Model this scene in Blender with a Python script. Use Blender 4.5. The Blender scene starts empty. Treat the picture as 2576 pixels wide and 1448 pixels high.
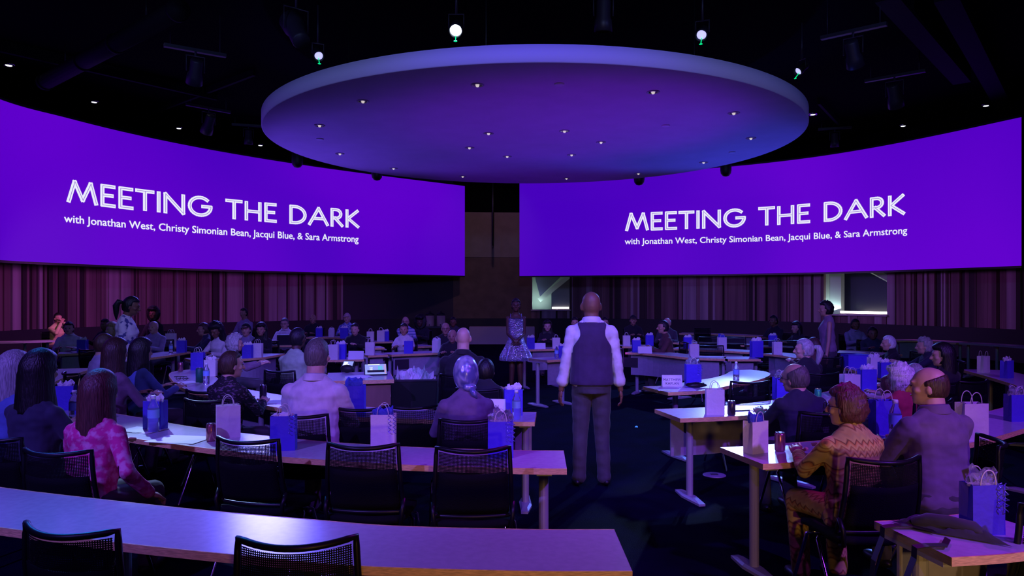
import bpy, math, random
from mathutils import Vector, Matrix, noise
random.seed(7)
PI = math.pi
S = bpy.context.scene
COL = S.collection

# ------------------------------------------------------------------ camera
F, HOR, EYE = 1835.0, 743.0, 1.75      # focal length in px, horizon row, eye height
cam_d = bpy.data.cameras.new('camera')
cam_d.sensor_width = 36.0
cam_d.lens = 36.0 * F / 2576.0
cam_d.shift_y = (HOR - 724.0) / 2576.0
cam_d.clip_start = 0.05
cam_d.clip_end = 200
cam = bpy.data.objects.new('camera', cam_d)
COL.objects.link(cam)
cam.location = (0, 0, EYE)
cam.rotation_euler = (PI / 2, 0, 0)
S.camera = cam

# ------------------------------------------------------------------ world, exposure
w = bpy.data.worlds.new('world')
S.world = w
w.use_nodes = True
w.node_tree.nodes['Background'].inputs[0].default_value = (0.10, 0.03, 0.4, 1)
w.node_tree.nodes['Background'].inputs[1].default_value = 0.012
S.view_settings.view_transform = 'Standard'
S.view_settings.look = 'None'
S.view_settings.exposure = 0.0
S.view_settings.gamma = 1.0
S.view_settings.use_curve_mapping = False

# ------------------------------------------------------------------ lights (stage wash, plus unseen fill spots)
def spot(name, loc, tgt, color, power, size=40, blend=0.6, rad=0.12):
    d = bpy.data.lights.new(name, 'SPOT')
    d.color = color; d.energy = power; d.spot_size = math.radians(size); d.spot_blend = blend
    d.shadow_soft_size = rad
    o = bpy.data.objects.new(name, d); COL.objects.link(o)
    o.location = loc
    o.rotation_euler = (Vector(tgt) - Vector(loc)).to_track_quat('-Z', 'Y').to_euler()
    return o
spot('wash_white_blue', (-0.885, 11.6, 5.9), (-1.5, 4.0, 0.7), (0.14, 0.22, 1.0), 350, 75)
spot('pool_left', (-6.4, 11.5, 5.6), (-2.3, 4.85, 0.74), (0.34, 0.48, 1.0), 4200, 8.5)
spot('pool_front', (-5.5, 8.5, 6.0), (-1.45, 3.05, 0.74), (0.02, 0.22, 1.0), 1700, 18, 0.8, 0.7)
spot('pool_corner', (-6.5, 7.5, 6.0), (-2.6, 3.4, 0.74), (0.10, 0.01, 1.0), 200, 14)
spot('pool_front_right', (2.6, 7.0, 6.4), (0.4, 3.0, 0.74), (0.55, 0.0, 1.0), 650, 34)
spot('pool_right', (6.3, 20.5, 5.6), (1.75, 6.3, 0.74), (0.30, 0.46, 1.0), 4500, 9)
spot('pool_far_right', (6.9, 20.0, 5.6), (3.0, 12.0, 0.74), (0.12, 0.24, 1.0), 2600, 40)
spot('pool_far_left', (-6.5, 19.5, 5.6), (-4.5, 12.0, 0.74), (0.14, 0.14, 1.0), 2300, 54, 0.6, 0.9)
spot('centre_blue', (0.2, 3.6, 6.6), (0.4, 11.0, 0.3), (0.08, 0.03, 1.0), 1100, 70)
spot('house_violet_left', (-5.0, -2.0, 6.3), (-1.4, 6.8, 1.0), (0.20, 0.11, 1.0), 2700, 42)
spot('house_violet_right', (5.5, -1.0, 6.3), (2.7, 6.3, 1.0), (0.25, 0.055, 1.0), 2600, 56)
spot('rim_wash', (0.4, 0.5, 5.2), (0.4, 9.6, 5.0), (0.14, 0.24, 0.55), 1150, 90)
spot('disc_fill_centre', (1.7, 12.9, 0.25), (1.2, 13.2, 5.0), (0.27, 0.0, 1.0), 230, 84)  # unseen uplight near the floor, added to brighten the disc underside
spot('disc_fill_left', (-5.6, 16.5, 0.9), (-2.6, 15.5, 5.0), (0.15, 0.07, 1.0), 430, 80)  # added uplight for the left of the underside, no fixture modelled
spot('disc_fill_right', (6.0, 17.0, 0.9), (3.8, 15.5, 5.0), (0.05, 0.08, 1.0), 400, 80)  # added uplight for the right of the underside, no fixture modelled
spot('warm_back', (0.8, -1.6, 1.0), (1.2, 4.0, 0.8), (1.0, 0.55, 0.14), 200, 66, 0.8)
spot('warm_left_wall', (-9.0, 12.5, 5.5), (-13.2, 15.3, 1.8), (1.0, 0.10, 0.05), 220, 36)
spot('warm_left_table', (-7.5, 10.5, 5.5), (-10.6, 16.2, 1.0), (1.0, 0.80, 0.35), 140, 22)
spot('wall_wash_left', (-4.5, 19.2, 2.45), (-9.5, 23.5, 1.3), (0.36, 0.06, 0.55), 450, 110)
spot('wall_wash_left', (-8.3, 15.5, 2.45), (-13.0, 19.5, 1.3), (0.42, 0.08, 0.50), 560, 110)
spot('wall_wash_right', (4.5, 19.4, 2.45), (8.5, 24.0, 1.3), (0.30, 0.12, 0.72), 520, 110)
spot('wall_wash_right', (8.5, 15.8, 2.45), (13.0, 19.5, 1.3), (0.42, 0.08, 0.55), 200, 110)
spot('house_low_fill', (0.3, -3.5, 6.0), (0.3, 9.0, 0.8), (0.30, 0.02, 0.85), 400, 50)
spot('warm_right', (3.2, -1.6, 1.7), (2.1, 3.7, 0.85), (1.0, 0.62, 0.25), 170, 27)
spot('gap_fill', (-0.6, 23.5, 5.6), (-1.0, 28.4, 2.8), (0.9, 0.5, 0.75), 90, 80)  # unseen spot added to lift the wall panels between the screens
spot('mid_left_fill', (-2.5, 3.0, 6.4), (-4.4, 9.2, 1.3), (0.27, 0.22, 1.0), 750, 26)  # added fill that brightens the woman in the floral blouse
spot('rim_left', (-6.5, 4.0, 5.3), (-3.6, 11.5, 5.0), (0.16, 0.20, 0.8), 420, 60)
spot('rim_right', (7.0, 4.0, 5.3), (4.4, 11.5, 5.0), (0.12, 0.14, 0.8), 420, 60)
spot('disc_fill_back', (0.6, 18.6, 0.25), (0.5, 18.4, 5.0), (0.18, 0.0, 1.0), 110, 72)  # added uplight that lifts the far part of the disc underside

# ------------------------------------------------------------------ pixel -> place
def P(px, py, z=0.74):
    d = (EYE - z) * F / (py - HOR)
    return Vector(((px - 1288) / F * d, d, z))
def Q(px, py, d):
    return Vector(((px - 1288) / F * d, d, EYE + (HOR - py) * d / F))

# ------------------------------------------------------------------ materials
MATS = {}
def nodes_of(name):
    m = bpy.data.materials.new(name); m.use_nodes = True
    nt = m.node_tree
    return m, nt, nt.nodes['Principled BSDF']
def N(nt, t, **kw):
    n = nt.nodes.new(t)
    for k, v in kw.items():
        if k.startswith('i_'):
            key = k[2:]
            n.inputs[int(key) if key.isdigit() else key.replace('_', ' ')].default_value = v
        else:
            setattr(n, k, v)
    return n
def mat(name, col, rough=0.6, metal=0.0, emit=None, es=1.0, bump=0.0, bscale=40, var=0.0, vscale=8, spec=None, trans=0.0, coat=0.0, sheen=0.0, stretch=None):
    if name in MATS: return MATS[name]
    m, nt, b = nodes_of(name)
    b.inputs['Base Color'].default_value = (*col, 1)
    b.inputs['Roughness'].default_value = rough
    b.inputs['Metallic'].default_value = metal
    if spec is not None: b.inputs['Specular IOR Level'].default_value = spec
    if trans: b.inputs['Transmission Weight'].default_value = trans; b.inputs['IOR'].default_value = 1.33
    if coat: b.inputs['Coat Weight'].default_value = coat
    if sheen: b.inputs['Sheen Weight'].default_value = sheen
    if emit:
        b.inputs['Emission Color'].default_value = (*emit, 1); b.inputs['Emission Strength'].default_value = es
    if bump or var:
        tc = N(nt, 'ShaderNodeTexCoord')
        src = tc.outputs['Object']
        if stretch:
            mp = N(nt, 'ShaderNodeMapping'); mp.inputs['Scale'].default_value = stretch
            nt.links.new(src, mp.inputs[0]); src = mp.outputs[0]
    if bump:
        n = N(nt, 'ShaderNodeTexNoise'); n.inputs['Scale'].default_value = bscale; n.inputs['Detail'].default_value = 3
        nt.links.new(src, n.inputs[0])
        bn = N(nt, 'ShaderNodeBump'); bn.inputs['Strength'].default_value = bump; bn.inputs['Distance'].default_value = 0.02
        nt.links.new(n.outputs[0], bn.inputs['Height']); nt.links.new(bn.outputs[0], b.inputs['Normal'])
    if var:
        n = N(nt, 'ShaderNodeTexNoise'); n.inputs['Scale'].default_value = vscale; n.inputs['Detail'].default_value = 4
        nt.links.new(src, n.inputs[0])
        r = N(nt, 'ShaderNodeValToRGB')
        r.color_ramp.elements[0].position = 0.35; r.color_ramp.elements[1].position = 0.65
        r.color_ramp.elements[0].color = (*[c * (1 - var) for c in col], 1)
        r.color_ramp.elements[1].color = (*[min(1, c * (1 + var)) for c in col], 1)
        nt.links.new(n.outputs[0], r.inputs[0]); nt.links.new(r.outputs[0], b.inputs['Base Color'])
    MATS[name] = m
    return m
def cloth(name, col, rough=0.85, bump=0.7, bscale=5.0):
    return mat('cloth_' + name, col, rough, bump=bump, bscale=bscale, sheen=0.1, var=0.12, vscale=14)
def skin(name, col):
    return mat('skin_' + name, col, 0.5, var=0.06, vscale=20)
def hairm(name, col):
    return mat('hair_' + name, col, 0.45, bump=0.4, bscale=30, var=0.35, vscale=30, stretch=(4, 4, 0.5))

SK = dict(light=skin('light', (0.62, 0.36, 0.27)), tan=skin('tan', (0.45, 0.24, 0.16)), brown=skin('brown', (0.20, 0.09, 0.05)), dark=skin('dark', (0.09, 0.04, 0.025)))
HR = dict(black=hairm('black', (0.008, 0.006, 0.006)), brown=hairm('brown', (0.06, 0.03, 0.018)), auburn=hairm('auburn', (0.10, 0.035, 0.028)),
          grey=hairm('grey', (0.38, 0.36, 0.36)), white=hairm('white', (0.8, 0.78, 0.78)), blond=hairm('blond', (0.5, 0.33, 0.16)), darkgrey=hairm('darkgrey', (0.12, 0.10, 0.10)))

M_black = mat('black_metal', (0.006, 0.006, 0.008), 0.5)
M_dark = mat('charcoal_metal', (0.03, 0.02, 0.035), 0.45)
M_chrome = mat('chrome', (0.8, 0.8, 0.82), 0.12, 1.0)
M_lam = mat('table_laminate', (0.52, 0.50, 0.54), 0.24, var=0.05, vscale=30, spec=0.6)
M_edge = mat('plywood_edge', (0.74, 0.46, 0.20), 0.55, var=0.25, vscale=30, stretch=(1, 1, 12))
M_leg = mat('table_leg_metal', (0.36, 0.34, 0.40), 0.4, 0.2)
M_panel = mat('modesty_panel', (0.30, 0.27, 0.34), 0.5, var=0.06, vscale=20)
M_bagw = mat('white_paper', (0.68, 0.63, 0.62), 0.8, bump=0.25, bscale=25)
M_bagb = mat('blue_paper', (0.07, 0.04, 0.55), 0.7, bump=0.25, bscale=25)
M_tisw = mat('white_tissue', (0.72, 0.68, 0.72), 0.8, bump=0.4, bscale=60)
M_tisb = mat('blue_tissue', (0.05, 0.07, 0.45), 0.8, bump=0.4, bscale=60)
M_paper = mat('printer_paper', (0.80, 0.80, 0.80), 0.7)
M_ink = mat('black_ink', (0.01, 0.01, 0.01), 0.6)
M_plastic = mat('clear_plastic', (0.85, 0.9, 1.0), 0.08, trans=0.9)
M_label = mat('bottle_label', (0.25, 0.45, 0.85), 0.4)
M_cap = mat('white_cap', (0.8, 0.8, 0.85), 0.4)
M_shoe = mat('shoe_leather', (0.012, 0.010, 0.010), 0.4)
M_eye = mat('eye_dark', (0.01, 0.008, 0.008), 0.2)
M_lip = mat('lip', (0.28, 0.08, 0.07), 0.5)
M_rib = mat('ribbon', (0.25, 0.28, 0.75), 0.15, 0.6)

# ------------------------------------------------------------------ mesh building
class MB:
    def __init__(s): s.v = []; s.f = []; s.m = []
    def quad(s, a, b, c, d, mi=0):
        n = len(s.v); s.v += [tuple(a), tuple(b), tuple(c), tuple(d)]; s.f.append((n, n + 1, n + 2, n + 3)); s.m.append(mi)
    def box(s, c, size, mi=0, rot=None):
        n = len(s.v); hx, hy, hz = size[0] / 2, size[1] / 2, size[2] / 2
        for dz in (-hz, hz):
            for dx, dy in ((-hx, -hy), (hx, -hy), (hx, hy), (-hx, hy)):
                p = Vector((dx, dy, dz))
                if rot is not None: p = rot @ p
                s.v.append(tuple(Vector(c) + p))
        for f in ((3, 2, 1, 0), (4, 5, 6, 7), (0, 1, 5, 4), (1, 2, 6, 5), (2, 3, 7, 6), (3, 0, 4, 7)):
            s.f.append(tuple(n + i for i in f)); s.m.append(mi)
    def rings(s, rings, mi=0, cap=True, closed=False):
        n0 = len(s.v); k = len(rings[0])
        for r in rings: s.v += [tuple(p) for p in r]
        m = len(rings)
        for i in range(m if closed else m - 1):
            a = n0 + i * k; b = n0 + ((i + 1) % m) * k
            for j in range(k):
                j2 = (j + 1) % k
                s.f.append((a + j, a + j2, b + j2, b + j)); s.m.append(mi)
        if cap and not closed:
            s.f.append(tuple(n0 + j for j in reversed(range(k)))); s.m.append(mi)
            s.f.append(tuple(n0 + (m - 1) * k + j for j in range(k))); s.m.append(mi)
    def tube(s, pts, r, seg=8, mi=0, closed=False):
        pts = [Vector(p) for p in pts]; rr = r if isinstance(r, (list, tuple)) else [r] * len(pts)
        R = []; up = None
        for i, p in enumerate(pts):
            if closed: t = pts[(i + 1) % len(pts)] - pts[i - 1]
            else: t = pts[min(i + 1, len(pts) - 1)] - pts[max(i - 1, 0)]
            if t.length < 1e-9: t = Vector((0, 0, 1))
            t.normalize()
            if up is None:
                up = Vector((0, 0, 1)) if abs(t.z) < 0.9 else Vector((1, 0, 0))
            a = t.cross(up)
            if a.length < 1e-6: a = t.cross(Vector((0, 1, 0)))
            a.normalize(); b = a.cross(t); up = b
            R.append([p + (a * math.cos(q * 2 * PI / seg) + b * math.sin(q * 2 * PI / seg)) * rr[i] for q in range(seg)])
        R = [list(reversed(x)) for x in R]
        s.rings(R, mi, cap=not closed, closed=closed)
    def lathe(s, prof, c=(0, 0, 0), seg=20, mi=0, cap=True):
        c = Vector(c)
        s.rings([[c + Vector((r * math.cos(a * 2 * PI / seg), r * math.sin(a * 2 * PI / seg), z)) for a in range(seg)] for r, z in prof], mi, cap)
    def cap_(s, a, b, ra, rb, seg=10, sx=1.0, mi=0):
        """tapered capsule"""
        a = Vector(a); b = Vector(b); t = (b - a)
        if t.length < 1e-6: return s.ell(a, (ra,) * 3)
        t.normalize()
        up = Vector((0, 1, 0)) if abs(t.y) < 0.9 else Vector((1, 0, 0))
        u = t.cross(up).normalized(); v = t.cross(u)
        pr = []
        for q in range(4): an = -PI / 2 + q * PI / 8 + 0.12; pr.append((a + t * math.sin(an) * ra, math.cos(an) * ra))
        pr.append((a, ra)); pr.append(((a + b) / 2, (ra + rb) / 2)); pr.append((b, rb))
        for q in range(1, 5): an = q * PI / 8 - 0.12; pr.append((b + t * math.sin(an) * rb, math.cos(an) * rb))
        s.rings([[p + (u * math.cos(j * 2 * PI / seg) * sx + v * math.sin(j * 2 * PI / seg)) * r for j in range(seg)] for p, r in pr], mi)
    def ell(s, c, r, mtx=None, seg=14, mi=0):
        c = Vector(c); n = seg // 2 + 2; R = []
        for i in range(n):
            a = -PI / 2 + 0.08 + (PI - 0.16) * i / (n - 1)
            ring = []
            for j in range(seg):
                p = Vector((r[0] * math.cos(a) * math.cos(j * 2 * PI / seg), r[1] * math.cos(a) * math.sin(j * 2 * PI / seg), r[2] * math.sin(a)))
                if mtx is not None: p = mtx @ p
                ring.append(c + p)
            R.append(ring)
        s.rings(R, mi)
    def xf(s, fn, start=0):
        s.v[start:] = [tuple(fn(Vector(p))) for p in s.v[start:]]
    def mesh(s, name, mats, smooth=True):
        me = bpy.data.meshes.new(name)
        me.from_pydata(s.v, [], s.f)
        for m in (mats if isinstance(mats, (list, tuple)) else [mats]): me.materials.append(m)
        if any(s.m): me.polygons.foreach_set('material_index', s.m)
        if smooth: me.polygons.foreach_set('use_smooth', [True] * len(me.polygons))
        me.update()
        return me
    def build(s, name, mats, parent=None, smooth=False):
        return link(name, s.mesh(name, mats, smooth), parent)
def link(name, me, parent=None):
    o = bpy.data.objects.new(name, me); COL.objects.link(o)
    if parent is not None: o.parent = parent
    return o
def tag(o, label, cat, group=None):
    o['label'] = label; o['category'] = cat
    if group: o['group'] = group
    return o
def thing(name, label, cat, loc=(0, 0, 0), rz=0.0, group=None):
    o = bpy.data.objects.new(name, None); COL.objects.link(o)
    o.empty_display_size = 0.1
    o.location = loc; o.rotation_euler = (0, 0, rz)
    return tag(o, label, cat, group)
def struct(o):
    o['kind'] = 'structure'; return o
def kids(o): return [c for c in bpy.data.objects if c.parent == o]
TREE = {}
def snapshot(o):
    TREE[o.name] = [(c, kids(c)) for c in kids(o)]
    return o
def dup(root, loc, rz, label, group=None, scale=None, swap=None):
    """copy a thing together with its parts"""
    r = root.copy(); COL.objects.link(r); r.location = loc; r.rotation_euler = (0, 0, rz); r['label'] = label
    if group: r['group'] = group
    if scale: r.scale = scale
    for c, gs in TREE[root.name]:
        q = c.copy(); COL.objects.link(q); q.parent = r
        for g in gs:
            e = g.copy(); COL.objects.link(e); e.parent = q
    return r
def sm(a, b, x):
    t = max(0.0, min(1.0, (x - a) / (b - a))); return t * t * (3 - 2 * t)
def catmull(pts, n=8):
    pts = [Vector(p) for p in pts]
    if len(pts) < 3: 
        return [pts[0].lerp(pts[-1], i / n) for i in range(n + 1)]
    out = []
    for i in range(len(pts) - 1):
        p0 = pts[i - 1] if i else pts[0] * 2 - pts[1]
        p1, p2 = pts[i], pts[i + 1]
        p3 = pts[i + 2] if i + 2 < len(pts) else pts[-1] * 2 - pts[-2]
        for k in range(n):
            t = k / n
            out.append(0.5 * ((2 * p1) + (p2 - p0) * t + (2 * p0 - 5 * p1 + 4 * p2 - p3) * t * t + (3 * p1 - p0 - 3 * p2 + p3) * t ** 3))
    out.append(pts[-1])
    return out
def remesh(mb, vox, it=4):
    me = mb.mesh('tmp', [], False)
    o = link('tmp', me)
    r = o.modifiers.new('r', 'REMESH'); r.mode = 'VOXEL'; r.voxel_size = vox; r.adaptivity = 0
    s = o.modifiers.new('s', 'SMOOTH'); s.factor = 0.5; s.iterations = it
    dg = bpy.context.evaluated_depsgraph_get()
    e = o.evaluated_get(dg)
    m2 = e.to_mesh()
    v = [tuple(x.co) for x in m2.vertices]; f = [tuple(p.vertices) for p in m2.polygons]
    e.to_mesh_clear()
    bpy.data.objects.remove(o); bpy.data.meshes.remove(me)
    out = MB(); out.v = v; out.f = f; out.m = [0] * len(f)
    return out

# ------------------------------------------------------------------ people
def ik(a, b, l1, l2, pole):
    d = b - a; L = min(d.length, (l1 + l2) * 0.999)
    dn = d.normalized(); b = a + dn * L
    x = (l1 * l1 - l2 * l2 + L * L) / (2 * L)
    h = math.sqrt(max(0.0, l1 * l1 - x * x))
    p = pole - dn * pole.dot(dn); p.normalize()
    return a + dn * x + p * h, b
def hand(mb, wr, d, nrm, side, curl=0.5, seg=6):
    """palm, four unequal bent fingers and a thumb that leaves the side of the palm"""
    d = d.normalized(); nrm = (nrm - d * nrm.dot(d)).normalized(); u = d.cross(nrm) * side
    c = wr + d * 0.045
    m = Matrix((u, nrm, d)).transposed()
    mb.ell(c, (0.040, 0.017, 0.054), m, 8)
    for i, (o, L) in enumerate(((0.030, 0.068), (0.010, 0.078), (-0.010, 0.072), (-0.029, 0.056))):
        b = wr + d * 0.088 + u * o
        k = curl * (0.8 + 0.15 * i)
        d1 = (d * math.cos(k * 0.7) + nrm * math.sin(k * 0.7)); d2 = (d * math.cos(k * 1.7) + nrm * math.sin(k * 1.7))
        j = b + d1 * L * 0.5; e = j + d2 * L * 0.5
        mb.cap_(b - d * 0.02, j, 0.0095, 0.0085, seg); mb.cap_(j, e, 0.0085, 0.0072, seg)
    b = wr + d * 0.03 + u * 0.036
    j = b + (d * 0.7 + u * 0.6 + nrm * 0.35).normalized() * 0.036; e = j + (d * 0.95 + nrm * 0.4).normalized() * 0.03
    mb.cap_(b - u * 0.012, j, 0.0125, 0.0105, seg); mb.cap_(j, e, 0.0105, 0.0085, seg)

def hair_mesh(kind, hs, seed=0):
    """shell over the skull in head space (face looks to +y, centre of skull at the origin)"""
    if kind in (None, 'bald'): return None
    nu, nv = 44, 30
    mb = MB(); R = []
    rnd = seed * 7.3
    for i in range(nv):
        th = -PI / 2 + 0.04 + (PI - 0.08) * i / (nv - 1)
        ring = []
        for j in range(nu):
            ph = j * 2 * PI / nu
            dx, dy, dz = math.cos(th) * math.cos(ph), math.cos(th) * math.sin(ph), math.sin(th)
            t = dict(short=0.010, crop=0.005, balding=0.007, bob=0.032, long=0.029, afro=0.065, big=0.055, pony=0.011, bun=0.011, curly=0.032, cap=0.012, scarf=0.016, messy=0.018, sidebald=0.010).get(kind, 0.012)
            a, b, c = 0.077 + t, 0.097 + t, 0.115 + t
            x, y, z = a * dx, b * dy - 0.004, c * dz + 0.006
            n = noise.noise(Vector((dx * 3 + rnd, dy * 3, dz * 3)))
            face = sm(0.22, 0.42, dy) * (1 - sm(0.42, 0.62, dz + 0.1 * n))     # 1 on the face
            keep = 1 - face
            if kind in ('short', 'crop', 'pony', 'bun', 'messy', 'balding', 'sidebald', 'cap', 'scarf'):
                lim = -0.9 if kind == 'scarf' else -0.62 if kind in ('short', 'messy', 'scarf', 'pony', 'bun') else -0.5
                keep *= sm(lim - 0.12, lim + 0.08, dz)
                keep *= 1 - sm(0.05, 0.2, dy) * (1 - sm(-0.15, 0.1, dz))
            if kind == 'balding':
                keep *= 1 - sm(0.30, 0.50, dz + 0.35 * dy)
                keep *= 1 - sm(0.25, 0.45, dy)
            if kind == 'sidebald':
                keep *= 1 - sm(0.45, 0.65, dz + 0.5 * dy)
            if kind in ('bob', 'long', 'big') and dz < 0.05:
                L = dict(bob=2.0, long=3.0, big=1.7)[kind]
                fl = math.cos(th)
                rr = 1.0 if th > -PI / 3 else max(0.25, math.cos(th) * 2)
                q = math.hypot(dx, dy) + 1e-6
                wdt = (1.0 + 0.14 * sm(0, -1, dz)) * rr
                x = a * dx / q * wdt; y = b * dy / q * wdt * 0.92 - 0.004 - (0.01 if dy < 0 else 0)
                z = c * dz * L + 0.006
                n2 = noise.noise(Vector((dx / q * 5 + rnd, dy / q * 5, 0.3)))
                x *= 1 + 0.06 * n2; y *= 1 + 0.06 * n2
                z *= 1 + 0.05 * n2
                face = sm(0.05, 0.30, dy)
                keep = 1 - face
            if kind in ('curly', 'afro', 'messy', 'big'):
                am = dict(curly=0.22, afro=0.14, messy=0.14, big=0.12)[kind]
                g = 1 + am * noise.noise(Vector((x * 45 + rnd, y * 45, z * 45)))
                x *= g; y *= g; z = z * g
            if kind == 'scarf':
                g = 1 + 0.05 * noise.noise(Vector((x * 25 + rnd + z * 30, y * 25, z * 12)))
                x *= g; y *= g; z *= g
            if keep < 0.999:
                s0 = 0.80
                px, py, pz = 0.077 * dx * s0, 0.097 * dy * s0 - 0.01, max(-0.08, min(z, 0.115 * dz * s0))
                x = px + (x - px) * keep; y = py + (y - py) * keep; z = pz + (z - pz) * keep
            ring.append(Vector((x, y, z)))
        R.append(ring)
    mb.rings(R)
    if kind == 'pony':
        mb.tube([(0, -0.10, 0.03), (0, -0.15, 0.03), (0, -0.17, -0.03), (0, -0.15, -0.12), (0, -0.13, -0.2)], [0.02, 0.035, 0.04, 0.03, 0.008], 10)
    if kind == 'bun':
        mb.ell((0, -0.125, 0.045), (0.045, 0.04, 0.042))
    if kind == 'scarf':
        mb.ell((0.02, -0.085, -0.085), (0.05, 0.035, 0.03)); mb.tube([(0.03, -0.10, -0.09), (0.05, -0.115, -0.13), (0.07, -0.11, -0.16)], [0.022, 0.02, 0.008], 8)
    if kind == 'cap':
        mb.rings([[Vector((0.075 * math.cos(a), 0.07 + 0.085 * math.sin(a), 0.05 + zz - 0.012 * math.sin(a))) for a in [PI * 2 * k / 20 for k in range(20)]] for zz in (0, 0.006)])
    mb.xf(lambda p: p * hs)
    return mb

def person(name, label, px=None, py=None, d=None, top=None, face=0.0, stand=False, sex='m', fat=1.0, skin='light', hair='short', hcol='black',
           shirt=None, trousers=None, sleeve='long', pose='table', lean=0.06, yaw=0.0, nod=0.0, tilt=0.0, lod=1, collar=False, extra=None, glasses=False, chair=True, chlabel=None, hmat=None, dress=None, wr=None, k0=None, hsc=1.0, chrz=None):
    """face: heading in degrees, 0 = away from the camera, 180 = towards it, 90 = to the photo's left"""
    pos = Q(px, py, d)
    top = pos.z
    vox = {0: 0.0085, 1: 0.012, 2: 0.017}[lod]
    root = thing(name, label, 'person', (pos.x, pos.y, 0), math.radians(face))
    if hair not in (None, 'bald'): top -= 0.014
    if stand: k = top / 1.75; base = 0.87 * k
    else: base = 0.46; k = (top - base) / 0.88
    if k0: kw = k0
    else: kw = 0.45 + 0.55 * k
    sw = (0.185 if sex == 'm' else 0.158) * kw * (0.75 + 0.25 * fat)
    hw = (0.165 if sex == 'm' else 0.170) * kw * fat
    ww = (0.150 if sex == 'm' else 0.128) * kw * fat
    dp = 0.105 * kw * (0.55 + 0.45 * fat)
    def T(x, y, h): return Vector((x, y + lean * h * 1.6, base + h * k))
    z_sh = 0.555
    def torso(mb, g=0.0, seg=20, h0=0.0, neck=True):
        prof = [(0.0, hw * 0.90, dp * 1.15, -0.01), (0.07, hw, dp * 1.25, -0.01), (0.2, ww * 1.04, dp * 1.12 * (0.5 + 0.5 * fat), 0.0), (0.30, (ww + sw * 0.9) / 2, dp * 1.05, 0),
                (0.42, sw * 0.94, dp * 1.12, 0.004 if sex == 'm' else 0.018), (0.50, sw * 0.98, dp, -0.004), (0.555, sw * 0.86, dp * 0.78, -0.012), (0.59, sw * 0.58, dp * 0.66, -0.016), (0.615, sw * 0.42, 0.064, -0.014), (0.64, 0.062, 0.060, -0.006)]
        R = []
        for h, a, b, oy in prof:
            if h < h0 - 1e-6: continue
            R.append([T((a + g) * math.copysign(abs(math.cos(q * 2 * PI / seg)) ** 0.85, math.cos(q * 2 * PI / seg)), oy + (b + g) * math.copysign(abs(math.sin(q * 2 * PI / seg)) ** 0.85, math.sin(q * 2 * PI / seg)), h) for q in range(seg)])
        mb.rings(R)
    # head frame
    nb = T(0, -0.008, 0.60)
    hc_h = 0.768
    hs = ((0.86 + 0.14 * k) if not stand else 1.0) * (1.06 if sex == 'm' else 1.02) * hsc
    mh = Matrix.Rotation(math.radians(yaw), 3, 'Z') @ Matrix.Rotation(math.radians(tilt), 3, 'Y') @ Matrix.Rotation(math.radians(-nod), 3, 'X')
    nt_ = T(0, 0.012, 0.67)
    hc = nt_ + mh @ Vector((0, 0.014, base + k * 0.88 - nt_.z - 0.1125 * hs))
    rz_ = math.radians(face)
    root.location = (pos.x + math.sin(rz_) * hc.y, pos.y - math.cos(rz_) * hc.y, 0)
    def HD(p): return hc + mh @ (Vector(p) * hs)
    # limbs
    l1, l2 = 0.285 * k if not stand else 0.295 * k, 0.25 * k
    if pose == 'table': W = [Vector((s_ * 0.12, 0.34 + lean, 0.785)) for s_ in (-1, 1)]
    elif pose == 'lap': W = [Vector((s_ * 0.10, 0.22, 0.64)) for s_ in (-1, 1)]
    elif pose == 'chin': W = [Vector((-0.14, 0.33, 0.79)), HD((0.02, 0.115, -0.135))]
    elif pose == 'hands_face': W = [HD((-0.05, 0.15, -0.10)), HD((0.03, 0.17, -0.12))]
    elif pose == 'fold': W = [T(0.10, 0.20, 0.30), T(-0.10, 0.22, 0.33)]
    elif pose == 'side': W = [Vector((s_ * (sw + 0.085), 0.05, base - 0.015)) for s_ in (-1, 1)]
    elif pose == 'clasp': W = [Vector((s_ * 0.045, 0.19 + lean, base + 0.13)) for s_ in (-1, 1)]
    elif pose == 'armdown': W = [Vector((-0.12, 0.34, 0.785)), Vector((sw + 0.16, 0.10, 0.58))]
    elif pose == 'reach': W = [Vector((-0.10, 0.42, 0.80)), Vector((0.14, 0.30, 0.795))]
    if wr: W = [Vector(q) for q in wr]
    arms = []
    for s_, wv in ((-1, W[0]), (1, W[1])):
        sh = T(s_ * (sw - 0.012), -0.01, z_sh - 0.035)
        pole = Vector((s_ * 0.55, -0.35, -0.8)) if not stand else Vector((s_ * 0.4, -0.8, 0))
        el, wv = ik(sh, wv, l1, l2, pole)
        arms.append((s_, sh, el, wv))
    ar = kw * (0.048 if sex == 'm' else 0.041) * (0.6 + 0.4 * fat)
    lg = []
    for s_ in (-1, 1):
        if stand:
            st = 0.10 if sex == 'm' else 0.07
            hip = Vector((s_ * 0.085 * kw, 0, base + 0.03)); kn = Vector((s_ * (st + 0.0), 0.02, 0.48 * k)); an = Vector((s_ * (st + 0.015), -0.01, 0.085))
            ft = Vector((an.x + s_ * 0.02, 0.07, 0.04))
        else:
            hip = Vector((s_ * 0.085 * kw, 0.0, base + 0.085)); kn = Vector((s_ * 0.12, 0.42, 0.505)); an = Vector((s_ * 0.12, 0.36, 0.09))
            ft = Vector((an.x, an.y + 0.07, 0.04))
        lg.append((s_, hip, kn, an, ft))
    # body
    b = MB()
    torso(b, -0.014)
    nr_ = 0.067 if sex == 'm' else 0.055
    b.cap_(nb, HD((0, -0.018, -0.045)), nr_ * kw, nr_ * 0.97 * kw, 14)
    b.ell(HD((0, -0.004, 0.010)), (0.0745 * hs, 0.094 * hs, 0.102 * hs), mh, 20)
    b.ell(HD((0, -0.012, 0.034)), (0.071 * hs, 0.085 * hs, 0.076 * hs), mh, 18)
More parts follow.
